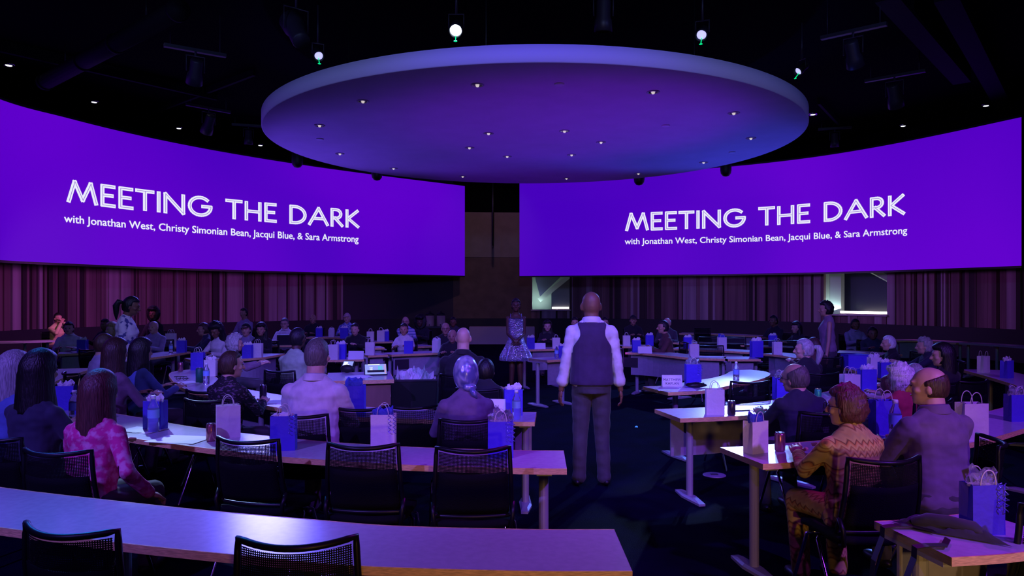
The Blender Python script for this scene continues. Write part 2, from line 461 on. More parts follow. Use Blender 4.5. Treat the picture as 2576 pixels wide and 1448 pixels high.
    for s_ in (-1, 1): b.cap_(nb + Vector((s_ * 0.015, -0.012, 0.012 * k)), T(s_ * sw * 0.6, -0.012, 0.54), 0.040 * kw, 0.030 * kw, 10)
    b.ell(HD((0, 0.024, -0.052)), (0.056 * hs, 0.064 * hs, 0.060 * hs), mh, 16)
    b.ell(HD((0, 0.062, -0.086)), (0.026 * hs, 0.022 * hs, 0.022 * hs), mh, 10)
    b.cap_(HD((0, 0.088, 0.008)), HD((0, 0.108, -0.028)), 0.010 * hs, 0.0155 * hs, 8)
    b.ell(HD((0, 0.083, 0.028)), (0.050 * hs, 0.014 * hs, 0.010 * hs), mh, 10)
    for s_ in (-1, 1):
        b.ell(HD((s_ * 0.077, -0.006, -0.012)), (0.011 * hs, 0.020 * hs, 0.032 * hs), mh @ Matrix.Rotation(s_ * -0.35, 3, 'Z'), 10)
        b.ell(HD((s_ * 0.045, 0.058, -0.022)), (0.022 * hs, 0.022 * hs, 0.018 * hs), mh, 10)
    for s_, sh, el, wv in arms:
        b.cap_(sh, el, ar * 1.0, ar * 0.80, 10); b.cap_(el, wv, ar * 0.80, 0.027 * kw, 10)
    for s_, hip, kn, an, ft in lg:
        q = 0.8 if sex == 'm' else 0.78
        b.cap_(hip, kn, 0.088 * kw * q * fat ** .5, 0.058 * kw, 10); b.cap_(kn, an, 0.056 * kw, 0.038 * kw, 10); b.cap_(an, ft, 0.036, 0.028, 8)
    bm_ = remesh(b, vox, 3)
    for s_, sh, el, wv in arms:
        dr = (wv - el).normalized()
        if pose in ('table', 'reach', 'armdown'): dr = (dr + Vector((0, 0.4, 0.25))).normalized(); nr = Vector((-s_ * 0.3, 0, -1))
        elif stand and pose == 'side': nr = Vector((-s_, 0.2, 0))
        elif pose == 'clasp': nr = Vector((0, -1, -0.3)); dr = Vector((-s_ * 0.7, 0.1, -0.6))
        else: nr = Vector((-s_ * 0.6, -0.5, -0.4))
        hand(bm_, wv, dr, nr, -s_ if False else s_, 0.45, 6 if lod else 8)
    bm_.build('body', [SK[skin]], root, True)
    # eyes and mouth
    fc = MB()
    for s_ in (-1, 1):
        fc.ell(HD((s_ * 0.031, 0.088, 0.004)), (0.010 * hs, 0.005 * hs, 0.0042 * hs), mh, 8, mi=0)
    fc.build('eyes', [M_eye], root, True)
    mo = MB(); mo.ell(HD((0, 0.086, -0.056)), (0.022 * hs, 0.008 * hs, 0.006 * hs), mh, 8); mo.build('lips', [M_lip], root, True)
    hm = hair_mesh(hair, hs, len(label))
    if hm:
        hm.xf(lambda p: hc + mh @ p)
        hm.build('headscarf' if hair == 'scarf' else 'cap' if hair == 'cap' else 'hair', [hmat or HR[hcol]], root, True)
    if glasses:
        g = MB()
        for s_ in (-1, 1):
            g.tube([HD((s_ * 0.034 + 0.024 * math.cos(a), 0.105, 0.006 + 0.018 * math.sin(a))) for a in [k_ * PI / 6 for k_ in range(12)]], 0.0022, 5, closed=True)
            g.tube([HD((s_ * 0.058, 0.103, 0.010)), HD((s_ * 0.080, 0.05, 0.008)), HD((s_ * 0.084, 0.0, 0.004))], 0.002, 5)
        g.tube([HD((-0.010, 0.107, 0.008)), HD((0.010, 0.107, 0.008))], 0.002, 5)
        g.build('glasses', [M_chrome if glasses == 'chrome' else M_black], root, True)
    # clothes
    if shirt:
        c = MB(); torso(c, 0.004, h0=0.0)
        for s_ in (-1, 1): c.cap_(nb + Vector((s_ * 0.022, -0.012, 0.018 * k)), T(s_ * sw * 0.66, -0.012, 0.545), 0.050 * kw, 0.048 * kw, 10)
        if sleeve != 'none':
            for s_, sh, el, wv in arms:
                g = 0.009 if lod else 0.011
                if sleeve == 'short': e2 = sh.lerp(el, 0.7); c.cap_(sh, e2, ar + g, ar + g + 0.004, 12)
                else:
                    c.cap_(sh, el, ar + g, ar * 0.85 + g, 12)
                    fr = {'long': 0.93, 'rolled': 0.62}[sleeve]
                    e3 = el.lerp(wv, fr); c.cap_(el, e3, ar * 0.85 + g, 0.030 * kw + g + (0.012 if sleeve == 'rolled' else 0), 12)
                    if sleeve == 'rolled':
                        ax = (wv - el).normalized(); c.cap_(e3 - ax * 0.03, e3 + ax * 0.012, 0.056, 0.060, 12)
        cs = remesh(c, vox * 1.1, 4)
        if lod < 2 or True:
            amp = {0: 0.010, 1: 0.007, 2: 0.004}[lod]
            def fold(p):
                n = noise.noise(Vector((p.x * 7 + 3, p.y * 7, p.z * 14 + len(label)))) + 0.5 * noise.noise(Vector((p.x * 16, p.y * 16 + 5, p.z * 30)))
                cc = T(0, 0, max(0, min(0.5, (p.z - base) / k)))
                r_ = Vector((p.x - cc.x, p.y - cc.y, 0)); L = r_.length
                return p + (r_ / L * amp * n if L > 0.03 else Vector((0, 0, 0)))
            cs.xf(fold)
        so = cs.build('shirt' if sex == 'm' else 'top', [shirt], root, True)
        if collar:
            cl = MB()
            seg = 22; R = []
            for rr, hh in ((0.070, -0.010), (0.075, 0.020), (0.078, 0.034), (0.084, 0.026), (0.094, -0.006)):
                R.append([nb + Vector((rr * kw * math.cos(a), rr * kw * 1.04 * math.sin(a) + 0.004, hh + 0.012 + (0.016 * -math.sin(a) if hh > 0 else 0))) for a in [q * 2 * PI / seg for q in range(seg)]])
            cl.rings(R, cap=False); cl.build('collar', [shirt], root, True)
    if extra == 'vest':
        c = MB(); torso(c, 0.018, h0=0.0)
        c2 = remesh(c, vox, 2)
        vm = cloth('vest', (0.045, 0.02, 0.07))
        cut = MB(); keepv = {}
        for fi in c2.f:
            cen = sum((Vector(c2.v[i]) for i in fi), Vector()) / len(fi)
            h = (cen.z - base) / k
            if h > 0.60 or h < 0.05: continue
            lim_ = lambda hh: sw * (0.90 - 0.34 * sm(0.36, 0.50, hh) + 0.10 * sm(0.52, 0.6, hh)) if hh > 0.33 else 9
            if abs(cen.x) > lim_(h) + 0.012: continue
            for i in fi:
                if i not in keepv:
                    q_ = Vector(c2.v[i]); l_ = lim_((q_.z - base) / k)
                    if abs(q_.x) > l_: q_.x = math.copysign(l_, q_.x)
                    keepv[i] = len(cut.v); cut.v.append(tuple(q_))
            cut.f.append(tuple(keepv[i] for i in fi)); cut.m.append(0)
        vo = cut.build('vest', [vm], root, True)
        so_ = vo.modifiers.new('t', 'SOLIDIFY'); so_.thickness = 0.006; so_.offset = 1
        st = MB(); 
        st.box(T(0, -dp * 1.2 - 0.016, 0.13), (0.16, 0.006, 0.022)); st.build('waist_strap', [vm], vo)
        bk = MB(); bk.box(T(0, -dp * 1.2 - 0.020, 0.13), (0.03, 0.005, 0.030)); bk.build('buckle', [M_dark], vo)
    if extra == 'tie':
        c = MB(); c.rings([[T(s1 * w_, dp * 1.1 + 0.025, h) for s1 in (-1, 1)] + [T(s1 * w_, dp * 1.1 + 0.035, h) for s1 in (1, -1)] for h, w_ in ((0.2, 0.03), (0.55, 0.02))]); c.build('tie', [M_shoe], root)
    if dress:
        seg = 60; R = []
        for i in range(26):
            h = 0.53 - (0.53 + 0.27) * i / 25
            if h > 0.2: a = ww + (sw * 0.86 - ww) * sm(0.2, 0.42, h) + 0.012; bb = dp * 1.1 + 0.012; fl = 0
            else: fl = sm(0.2, -0.27, h); a = ww + 0.012 + (0.27 - ww) * fl; bb = dp * 1.1 + 0.012 + (0.22 - dp) * fl
            R.append([T((a * (1 + 0.10 * fl * math.sin(q * 2 * PI / seg * 14))) * math.cos(q * 2 * PI / seg), bb * (1 + 0.10 * fl * math.sin(q * 2 * PI / seg * 14)) * math.sin(q * 2 * PI / seg), h) for q in range(seg)])
        c = MB(); c.rings(R, cap=False); c.f.append(tuple(range(seg))); c.m.append(0); c.build('dress', [dress], root, True)
        for s_ in (-1, 1):
            t_ = MB(); t_.tube([T(s_ * 0.09, dp, 0.50), T(s_ * 0.095, 0.02, 0.60), T(s_ * 0.09, -dp, 0.50)], 0.009, 6); t_.build('strap', [dress], root, True)
    if trousers:
        c = MB()
        prof = [(-0.03 if stand else 0.0, hw * 0.92, dp * 1.25), (0.05, hw * 1.0, dp * 1.32), (0.14, ww * 1.08, dp * 1.22)]
        R = [[T((a + 0.006) * math.cos(q * 2 * PI / 18), (bb + 0.004) * math.sin(q * 2 * PI / 18) - 0.01, h) for q in range(18)] for h, a, bb in prof]
        c.rings(R)
        for s_, hip, kn, an, ft in lg:
            c.cap_(hip, kn, 0.094 * kw * fat ** .5, 0.072 * kw, 12); c.cap_(kn, an, 0.070 * kw, 0.060 * kw, 12)
            if stand: c.cap_(an + Vector((0, 0, 0.02)), an, 0.062 * kw, 0.066 * kw, 12)
        cs = remesh(c, vox * 1.1, 4)
        cs.xf(lambda p: p + Vector((1, 1, 0)) * 0.006 * noise.noise(Vector((p.x * 9, p.y * 9, p.z * 16))))
        cs.build('trousers' if sex == 'm' else 'skirt' if False else 'trousers', [trousers], root, True)
    for s_, hip, kn, an, ft in lg:
        c = MB(); c.ell((ft.x, ft.y - 0.02, 0.042), (0.046, 0.135, 0.042)); c.cap_((an.x, an.y, 0.10), (an.x, an.y, 0.06), 0.046, 0.05, 10)
        c.xf(lambda p: Vector((p.x, p.y, max(p.z, 0.002)))); c.build('shoe', [M_shoe], root, True)
    if chair and not stand:
        CH.append((root.location.x, root.location.y, math.radians(face if chrz is None else chrz), chlabel or label))
    return root, HD, T
CH = []

# ------------------------------------------------------------------ screens
def screen_line(pts, hb, ht):
    out = []
    for x, t, b in pts:
        ds = []
        if t is not None: ds.append(ht * F / (HOR - t))
        if b is not None: ds.append(hb * F / (HOR - b))
        d = ds[0] if len(ds) == 1 else ds[0] * 0.6 + ds[1] * 0.4
        out.append(Vector(((x - 1288) / F * d, d, 0)))
    for _ in range(2):
        out = [out[0]] + [out[i] * 0.5 + (out[i - 1] + out[i + 1]) * 0.25 for i in range(1, len(out) - 1)] + [out[-1]]
    return out
LP = screen_line([(0, 248.6, 655.2), (155, 294, 664), (311, 334, 670), (435, 362, 674.5), (622, 395, 680.5), (730, 409, 684), (900, None, 688.6), (1169, None, 694)], 0.735, 4.14)
RP = screen_line([(1307, None, 694.5), (1500, None, 693.6), (1700, None, 692), (1900, 416.5, 689.5), (2055, 398, 686), (2211, 370, 682), (2366, 340, 677), (2570, 291, 670)], 0.69, 4.22)
LP = [Vector((-9.6, 9.6, 0)), Vector((-10.5, 12.4, 0))] + LP
RP = RP + [Vector((11.9, 14.9, 0))] if False else RP
LC = catmull(LP, 12); RC = catmull(RP, 12)
def arc_s(c):
    s = [0.0]
    for i in range(1, len(c)): s.append(s[-1] + (c[i] - c[i - 1]).length)
    return s
class Surf:
    def __init__(s, c): s.c = c; s.s = arc_s(c)
    def at(s, u, z, off=0.0):
        u = max(0, min(s.s[-1], u)); i = 0
        lo, hi = 0, len(s.s) - 2
        while lo < hi:
            mid = (lo + hi + 1) // 2
            if s.s[mid] <= u: lo = mid
            else: hi = mid - 1
        i = lo
        t = (u - s.s[i]) / max(1e-9, s.s[i + 1] - s.s[i])
        p = s.c[i].lerp(s.c[i + 1], t); d = (s.c[i + 1] - s.c[i]).normalized()
        n = Vector((d.y, -d.x, 0))          # towards the room
        return Vector((p.x + n.x * off, p.y + n.y * off, z))
    def u_of(s, px):
        """arc length where the sight line through column px meets the screen"""
        k = (px - 1288) / F
        for i in range(len(s.c) - 1):
            a = s.c[i].x - k * s.c[i].y; b = s.c[i + 1].x - k * s.c[i + 1].y
            if a <= 0 <= b or b <= 0 <= a:
                return s.s[i] + (s.s[i + 1] - s.s[i]) * a / (a - b)
    def uz(s, px, py):
        u = s.u_of(px); p = s.at(u, 0); return u, EYE + (HOR - py) * p.y / F
SL, SR = Surf(LC), Surf(RC)
M_scr, nt, b = nodes_of('screen_glow')
b.inputs['Base Color'].default_value = (0.02, 0.02, 0.02, 1); b.inputs['Roughness'].default_value = 0.9; b.inputs['Specular IOR Level'].default_value = 0
tc = N(nt, 'ShaderNodeTexCoord'); nz = N(nt, 'ShaderNodeTexNoise'); nz.inputs['Scale'].default_value = 0.16; nz.inputs['Detail'].default_value = 1
cr = N(nt, 'ShaderNodeValToRGB'); cr.color_ramp.elements[0].color = (0.062, 0.0, 0.50, 1); cr.color_ramp.elements[1].color = (0.118, 0.0, 0.60, 1)
cr.color_ramp.elements[0].position = 0.35; cr.color_ramp.elements[1].position = 0.68
nt.links.new(tc.outputs['Object'], nz.inputs[0]); nt.links.new(nz.outputs[0], cr.inputs[0]); nt.links.new(cr.outputs[0], b.inputs['Emission Color'])
b.inputs['Emission Strength'].default_value = 1.0
M_scrback = mat('screen_back', (0.01, 0.01, 0.012), 0.8)
M_text = mat('lettering_glow', (0.02, 0.02, 0.02), 0.9, emit=(0.84, 0.84, 1.0), es=1.0, spec=0)
M_inl = mat('lettering_inline', (0.02, 0.02, 0.02), 0.9, emit=(0.28, 0.18, 0.62), es=1.0, spec=0)
def screen(sf, z0, z1, label):
    n = len(sf.c)
    fr = MB(); th = 0.06
    A = [[sf.at(sf.s[i], z0), sf.at(sf.s[i], z1), sf.at(sf.s[i], z1, -th), sf.at(sf.s[i], z0, -th)] for i in range(n)]
    n0 = 0
    fr.rings(A)
    root = fr.build('projection_screen', [M_scrback], None, False)
    tag(root, label, 'screen', 'curved projection screens')
    im = MB()
    for i in range(n - 1):
        m = 0.012
        im.quad(sf.at(sf.s[i], z0 + m, 0.006), sf.at(sf.s[i + 1], z0 + m, 0.006), sf.at(sf.s[i + 1], z1 - m, 0.006), sf.at(sf.s[i], z1 - m, 0.006))
    im.build('projected_image', [M_scr], root)
    bz = MB()
    for z in (z0 - 0.02, z1 + 0.02):
        bz.rings([[sf.at(sf.s[i], z - 0.02, -th), sf.at(sf.s[i], z - 0.02, 0.012), sf.at(sf.s[i], z + 0.02, 0.012), sf.at(sf.s[i], z + 0.02, -th)] for i in range(n)])
    for e in (0, n - 1):
        u = sf.s[e]; w_ = 0.05 if e == 0 else -0.05
        bz.rings([[sf.at(u, z0, -th), sf.at(u + w_, z0, -th), sf.at(u + w_, z0, 0.0), sf.at(u, z0, 0.0)], [sf.at(u, z1, -th), sf.at(u + w_, z1, -th), sf.at(u + w_, z1, 0), sf.at(u, z1, 0)]])
    bz.build('screen_border', [M_black], root)
    return root
scrL = screen(SL, EYE + 0.735, EYE + 4.14, 'curved purple projection screen left of the dark gap, title sloping down')
scrR = screen(SR, EYE + 0.69, EYE + 4.22, 'curved purple projection screen right of the dark gap, title sloping up')

# lettering: strokes in a unit cap height, laid on the curved image
def arcp(cx, cy, rx, ry, a0, a1, n=14):
    return [(cx + rx * math.cos(math.radians(a0 + (a1 - a0) * i / n)), cy + ry * math.sin(math.radians(a0 + (a1 - a0) * i / n))) for i in range(n + 1)]
GL = {
 'M': (1.05, [[(0.0, 0), (0.22, 1), (0.53, 0.10), (0.84, 1), (1.05, 0)]]),
 'E': (0.52, [[(0.50, 1), (0.05, 1), (0.05, 0), (0.52, 0)], [(0.05, 0.52), (0.44, 0.52)]]),
 'T': (0.66, [[(0, 1), (0.66, 1)], [(0.33, 1), (0.33, 0)]]),
 'I': (0.08, [[(0.04, 1), (0.04, 0)]]),
 'N': (0.84, [[(0.04, 0), (0.04, 1), (0.80, 0), (0.80, 1)]]),
 'G': (0.98, [arcp(0.5, 0.5, 0.46, 0.5, 48, 350, 26) + [(0.96, 0.50), (0.60, 0.50)]]),
 'H': (0.72, [[(0.04, 0), (0.04, 1)], [(0.68, 0), (0.68, 1)], [(0.04, 0.48), (0.68, 0.48)]]),
 'D': (0.78, [[(0.04, 0), (0.04, 1)] + arcp(0.22, 0.5, 0.52, 0.5, 90, -90, 18) + [(0.04, 0)]]),
 'A': (0.92, [[(0, 0), (0.46, 1), (0.92, 0)], [(0.20, 0.36), (0.72, 0.36)]]),
 'R': (0.60, [[(0.04, 0), (0.04, 1)] + arcp(0.26, 0.735, 0.24, 0.265, 90, -90, 12) + [(0.10, 0.47)], [(0.20, 0.47), (0.58, 0)]]),
 'K': (0.66, [[(0.04, 0), (0.04, 1)], [(0.60, 1), (0.10, 0.50), (0.64, 0)]]),
}
def stroke(mb, pts, hw_, put, z, mi):
    n = len(pts)
    for i in range(n - 1):
        a, b2 = Vector(pts[i]), Vector(pts[i + 1]); d = (b2 - a)
        if d.length < 1e-6: continue
        d.normalize(); nn = Vector((-d.y, d.x)); a = a - d * hw_ * (0.9 if i == 0 else 0.75); b2 = b2 + d * hw_ * 0.75
        k = max(1, int((b2 - a).length / 0.25))
        for j in range(k):
            p, q = a.lerp(b2, j / k), a.lerp(b2, (j + 1) / k)
            zz = z + i * 0.0004 + 0.0
            mb.quad(put(p - nn * hw_, zz), put(q - nn * hw_, zz), put(q + nn * hw_, zz), put(p + nn * hw_, zz), mi)
def title(sf, root, x0, x1, yb0, yb1, cap0, cap1):
    """x0..x1 pixel columns of the title's ends, baseline rows and cap tops there"""
    u0, zb0 = sf.uz(x0, yb0); u1, zb1 = sf.uz(x1, yb1)
    _, zc0 = sf.uz(x0, cap0); _, zc1 = sf.uz(x1, cap1)
    tx = 'MEETING THE DARK'; gap = 0.20; sp = 0.52
    W = sum((GL[c][0] + gap) if c != ' ' else sp for c in tx) - gap
    mb, ml = MB(), MB(); x = 0
    def put(p, off):
        t = (p[0]) / W; u = u0 + (u1 - u0) * t
        za = zb0 + (zb1 - zb0) * t; zc = zc0 + (zc1 - zc0) * t
        return sf.at(u, za + (zc - za) * p[1], off)
    for c in tx:
        if c == ' ': x += sp; continue
        wd, st = GL[c]
        for s_ in st:
            pp = [(x + a, 0.075 + b_ * 0.85) for a, b_ in s_]
            stroke(mb, pp, 0.082, put, 0.014, 0); stroke(ml, pp, 0.012, put, 0.026, 0)
        x += wd + gap
    mb.build('title_lettering', [M_text], root); ml.build('title_inline', [M_inl], root)
def subtitle(sf, root, x0, x1, yb0, yb1, h0, h1):
    cu = bpy.data.curves.new('t', 'FONT'); cu.body = 'with Jonathan West, Christy Simonian Bean, Jacqui Blue, & Sara Armstrong'
    cu.size = 1; cu.resolution_u = 3
    o = bpy.data.objects.new('t', cu); COL.objects.link(o)
    dg = bpy.context.evaluated_depsgraph_get(); me = bpy.data.meshes.new_from_object(o.evaluated_get(dg))
    bpy.data.objects.remove(o)
    xs = [v.co.x for v in me.vertices]; a, b_ = min(xs), max(xs)
    u0, z0 = sf.uz(x0, yb0); u1, z1 = sf.uz(x1, yb1); _, c0 = sf.uz(x0, yb0 - h0); _, c1 = sf.uz(x1, yb1 - h1)
    o = MB(); base = [(v.co.x, v.co.y) for v in me.vertices]
    for ox, oy in ((-0.013, -0.008), (0.013, -0.008), (0.013, 0.012), (-0.013, 0.012), (0, 0)):
        n0 = len(o.v)
        for x, y in base:
            x += ox; y += oy; t = (x - a) / (b_ - a); zz = z0 + (z1 - z0) * t; hh = (c0 - z0) + ((c1 - z1) - (c0 - z0)) * t
            o.v.append(tuple(sf.at(u0 + (u1 - u0) * t, zz + y / 0.72 * hh, 0.018 + ox * 0.05 + oy * 0.03)))
        for p_ in me.polygons: o.f.append(tuple(n0 + i for i in p_.vertices)); o.m.append(0)
    o.build('subtitle_lettering', [M_text], root)
title(SL, scrL, 172, 901, 509, 574, 450, 528)
subtitle(SL, scrL, 160, 901, 558, 609, 20, 17)
title(SR, scrR, 1577, 2275, 581, 540, 535, 487)
subtitle(SR, scrR, 1572, 2283, 614, 587, 15, 18)

# ------------------------------------------------------------------ room shell
CX, CY, RW = 0.3, 14.9, 13.7
M_floor = mat('carpet', (0.0018, 0.0008, 0.012), 0.95, spec=0.05, bump=0.5, bscale=120, var=0.35, vscale=3)
M_ceil = mat('black_ceiling', (0.003, 0.002, 0.004), 0.95, spec=0.03)
M_slat = mat('stained_wood_slats', (0.20, 0.12, 0.14), 0.7, spec=0.2, var=0.45, vscale=2.2, stretch=(1.6, 1.6, 0.05))
M_slatd = mat('dark_wood_slats', (0.035, 0.02, 0.025), 0.7, var=0.3, vscale=3, stretch=(1.6, 1.6, 0.05))
M_slatl = mat('pale_wood_slats', (0.36, 0.28, 0.34), 0.7, var=0.25, vscale=3, stretch=(1.6, 1.6, 0.05))
M_wain = mat('dark_wainscot', (0.02, 0.018, 0.026), 0.7)
M_flat = mat('dark_painted_wall', (0.045, 0.035, 0.06), 0.8)
M_brown = mat('brown_wall_panel', (0.14, 0.085, 0.07), 0.7, var=0.15, vscale=3)
M_greyw = mat('grey_wall_panel', (0.26, 0.20, 0.20), 0.75, var=0.08, vscale=3)
M_ledge = mat('pale_painted_board', (0.50, 0.40, 0.46), 0.7)
fl = MB(); fl.box((0, 12.5, -0.05), (34, 35, 0.1)); struct(fl.build('floor', [M_floor]))
ce = MB(); ce.box((0, 12.5, 6.9), (34, 35, 0.1)); struct(ce.build('ceiling', [M_ceil]))
def wp(a, r, z): return Vector((CX + r * math.sin(a), CY + r * math.cos(a), z))
def ang(px, r=RW):
    k = (px - 1288) / F; lo, hi = -2.2, 2.2
    for _ in range(60):
        m = (lo + hi) / 2; p = wp(m, r, 0)
        if p.x - k * p.y < 0: lo = m
        else: hi = m
    return lo
def zpix(px, py, r=RW):
    return EYE + (HOR - py) * wp(ang(px, r), r, 0).y / F
AW1 = (ang(1339), ang(1433), zpix(1386, 778)); AW2 = (ang(2076), ang(2233), zpix(2150, 790))
A_l0, A_l1, A_c1, A_r1 = -1.75, ang(862), ang(1336), 1.75
rnd = random.Random(3)
def slat_wall(name, a0, a1, holes):
    mb = MB(); a = a0
    edges = sorted([h[0] for h in holes] + [h[1] for h in holes] + [a1])
    ZB, ZT = 0.86, 3.3
    while a < a1 - 1e-5:
        wd = rnd.choice([0.04, 0.05, 0.07, 0.07, 0.09, 0.12, 0.16, 0.24, 0.30]) / RW
        nx = min(a + wd, min(e for e in edges if e > a + 1e-6))
        dp_ = rnd.choice([0.0, 0.03, 0.05, 0.09, 0.12]) if nx - a < 0.2 / RW else rnd.choice([0.04, 0.07, 0.10])
        wm = (nx - a) * RW
        mi_ = (rnd.choice([0, 1, 1, 2, 0]) if wm < 0.12 else rnd.choice([0, 0, 1]) if wm < 0.2 else rnd.choice([0, 0, 2]))
        if mi_ == 1 and wm < 0.12: dp_ = -0.02
        zz = [(ZB, ZT)]
        for h in holes:
            if a >= h[0] - 1e-6 and nx <= h[1] + 1e-6: zz = [(ZB, h[2]), (h[2] + 1.7, ZT)]
        for z0, z1 in zz:
            r0, r1 = RW - dp_, RW + 0.05
            mb.rings([[wp(a, r0, z), wp(nx, r0, z), wp(nx, r1, z), wp(a, r1, z)] for z in (z0, z1)], mi_)
        a = nx
    return struct(mb.build(name, [M_slat, M_slatd, M_slatl]))
slat_wall('wall_left', A_l0, A_l1, [])
slat_wall('wall_right', A_c1, A_r1, [AW1, AW2])
def strip(name, a0, a1, r, z0, z1, m, th=0.06, n=40):
    mb = MB(); mb.rings([[wp(a0 + (a1 - a0) * i / n, r, z0), wp(a0 + (a1 - a0) * i / n, r + th, z0), wp(a0 + (a1 - a0) * i / n, r + th, z1), wp(a0 + (a1 - a0) * i / n, r, z1)] for i in range(n + 1)])
    return struct(mb.build(name, m if isinstance(m, list) else [m]))
a_m = ang(1140)
strip('wall_left_upper', A_l0, A_l1, RW - 0.02, 3.3, 6.85, M_ceil)
strip('wall_right_upper', A_c1, A_r1, RW - 0.02, 3.3, 6.85, M_ceil)
strip('wall_back', A_l1, a_m, RW - 0.03, 0.86, 6.85, M_flat)
strip('wall_back_lower_panel', a_m, A_c1, RW - 0.03, 0.86, 3.24, M_brown)
strip('wall_back_upper_panel', a_m, A_c1, RW - 0.05, 3.25, 5.0, M_greyw)
strip('wall_back_top', a_m, A_c1, RW, 5.0, 6.85, M_ceil)
strip('trim_1', A_l0, A_r1, RW - 0.15, 0.0, 0.86, M_wain, th=0.12, n=90)
lw = MB()
for sx, a in ((-1, A_l0), (1, A_r1)):
    p = wp(a, RW, 0); x0 = p.x
    lw = MB(); lw.box((x0 + sx * 0.1, (p.y - 5) / 2, 3.4), (0.2, p.y + 5, 6.8)); struct(lw.build('wall_rear_left' if sx < 0 else 'wall_rear_right', [M_flat]))
lw = MB(); lw.box((0.3, -4.6, 3.4), (28.4, 0.2, 6.8)); struct(lw.build('wall_rear', [M_flat]))

# windows into the lit stair hall beyond the right wall
M_hall = mat('hall_plaster', (0.42, 0.50, 0.48), 0.8)
M_halld = mat('hall_dark_glass', (0.02, 0.025, 0.06), 0.3)
M_tube = mat('fluorescent_glow', (0.9, 0.9, 0.9), 0.5, emit=(1.0, 0.9, 0.85), es=9.0)
def window(n, A, kind):
    a0, a1, z0 = A; z1 = z0 + 1.7; dpt = 0.9
    mb = MB(); k = 8
    for i in range(k):
        aa, ab = a0 + (a1 - a0) * i / k, a0 + (a1 - a0) * (i + 1) / k
        mb.quad(wp(aa, RW + dpt, z0 - .1), wp(ab, RW + dpt, z0 - .1), wp(ab, RW + dpt, z1), wp(aa, RW + dpt, z1), 0 if kind == 1 else 1)
        mb.quad(wp(aa, RW + 0.05, z0 - 0.05), wp(ab, RW + 0.05, z0 - .05), wp(ab, RW + dpt, z0 - .05), wp(aa, RW + dpt, z0 - .05))
        mb.quad(wp(aa, RW + 0.05, z1), wp(ab, RW + 0.05, z1), wp(ab, RW + dpt, z1), wp(aa, RW + dpt, z1))
    for a in (a0, a1): mb.quad(wp(a, RW + 0.05, z0 - .05), wp(a, RW + dpt, z0 - .05), wp(a, RW + dpt, z1), wp(a, RW + 0.05, z1))
    root = struct(mb.build('window_%d' % n, [M_hall, M_halld]))
    s_ = MB(); s_.rings([[wp(a, RW - 0.16, z0 - 0.05), wp(a, RW + 0.04, z0 - 0.05), wp(a, RW + 0.04, z0), wp(a, RW - 0.16, z0)] for a in (a0 - 0.004, (a0 + a1) / 2, a1 + 0.004)])
    s_.build('window_sill', [M_ledge], root)
    br = MB()
    def bar(t0, h0, t1, h1, wdt, r, mb_, mi=0):
        p = wp(a0 + (a1 - a0) * t0, r, z0 + h0); q = wp(a0 + (a1 - a0) * t1, r, z0 + h1)
        dd = (q - p).normalized(); nn = Vector((dd.z * -math.cos((a0 + a1) / 2), 0, 0)) if False else Vector((0, 1, 0)).cross(dd).normalized()
        mb_.rings([[p - nn * wdt, p + nn * wdt, p + nn * wdt + Vector((0, .12, 0)), p - nn * wdt + Vector((0, .12, 0))], [q - nn * wdt, q + nn * wdt, q + nn * wdt + Vector((0, .12, 0)), q - nn * wdt + Vector((0, .12, 0))]])
    if kind == 1:
        bar(0.18, 0.36, 1.05, 1.40, 0.09, RW + 0.25, br); br.build('diagonal_brace', [M_hall], root)
        gl = MB(); p = [wp(a0 + (a1 - a0) * t, RW + 0.5, z0 + h) for t, h in ((0.50, 0.02), (1.0, 0.02), (1.0, 1.5), (0.5, 0.62))]; gl.quad(*p); gl.build('window_pane', [M_halld], root)
        gl = MB(); gl.quad(*[wp(a0 + (a1 - a0) * t, RW + 0.6, z0 + h) for t, h in ((0.20, 0.5), (0.95, 1.6), (0.08, 1.6), (0.08, 1.2))]); gl.build('upper_pane', [mat('hall_blue_glass', (0.10, 0.11, 0.22), 0.4)], root)
        tb = (0.52, 0.98)
    else:
        c_ = MB(); c_.rings([[wp(a0 + (a1 - a0) * t, r, z) for t, r in ((0.0, RW + .3), (0.19, RW + .3), (0.19, RW + .55), (0.0, RW + .55))] for z in (z0, z1)]); c_.build('white_column', [M_hall], root)
        bar(0.58, 1.55, 1.05, 1.02, 0.09, RW + 0.25, br); br.build('diagonal_brace', [M_hall], root)
        tb = (0.21, 0.98)
    t_ = thing('fluorescent_tube', 'short glowing white tube light at the bottom of the small window beside the dark gap' if kind == 1 else 'long glowing white tube light along the bottom of the wide window on the right', 'tube light', wp(a0 + (a1 - a0) * sum(tb) / 2, RW + 0.12, z0))
    t_.rotation_euler = (0, 0, -(a0 + a1) / 2)
    L = (a1 - a0) * (tb[1] - tb[0]) * RW * 0.97
    m_ = MB(); m_.tube([(-L / 2, 0, 0.06), (L / 2, 0, 0.06)], 0.035, 10); m_.build('tube', [M_tube], t_, True)
    m_ = MB(); m_.box((0, 0.02, 0.012), (L + 0.04, 0.09, 0.024)); m_.box((-L / 2 - 0.01, 0, 0.05), (0.02, 0.07, 0.07)); m_.box((L / 2 + 0.01, 0, 0.05), (0.02, 0.07, 0.07)); m_.build('fixture_tray', [M_ledge], t_)
    ld = bpy.data.lights.new('hall_light', 'AREA'); ld.energy = 7 if kind == 1 else 6; ld.color = (0.75, 1.0, 0.95); ld.size = 0.5
    lo = bpy.data.objects.new('hall_light', ld); COL.objects.link(lo); lo.parent = root
    lo.location = wp(a0 + (a1 - a0) * (0.12 if kind == 1 else 0.06), RW + 0.22, z0 + 0.12); lo.rotation_euler = (Vector((0, 0.4, 1))).to_track_quat('-Z', 'Y').to_euler()
window(1, AW1, 1); window(2, AW2, 2)

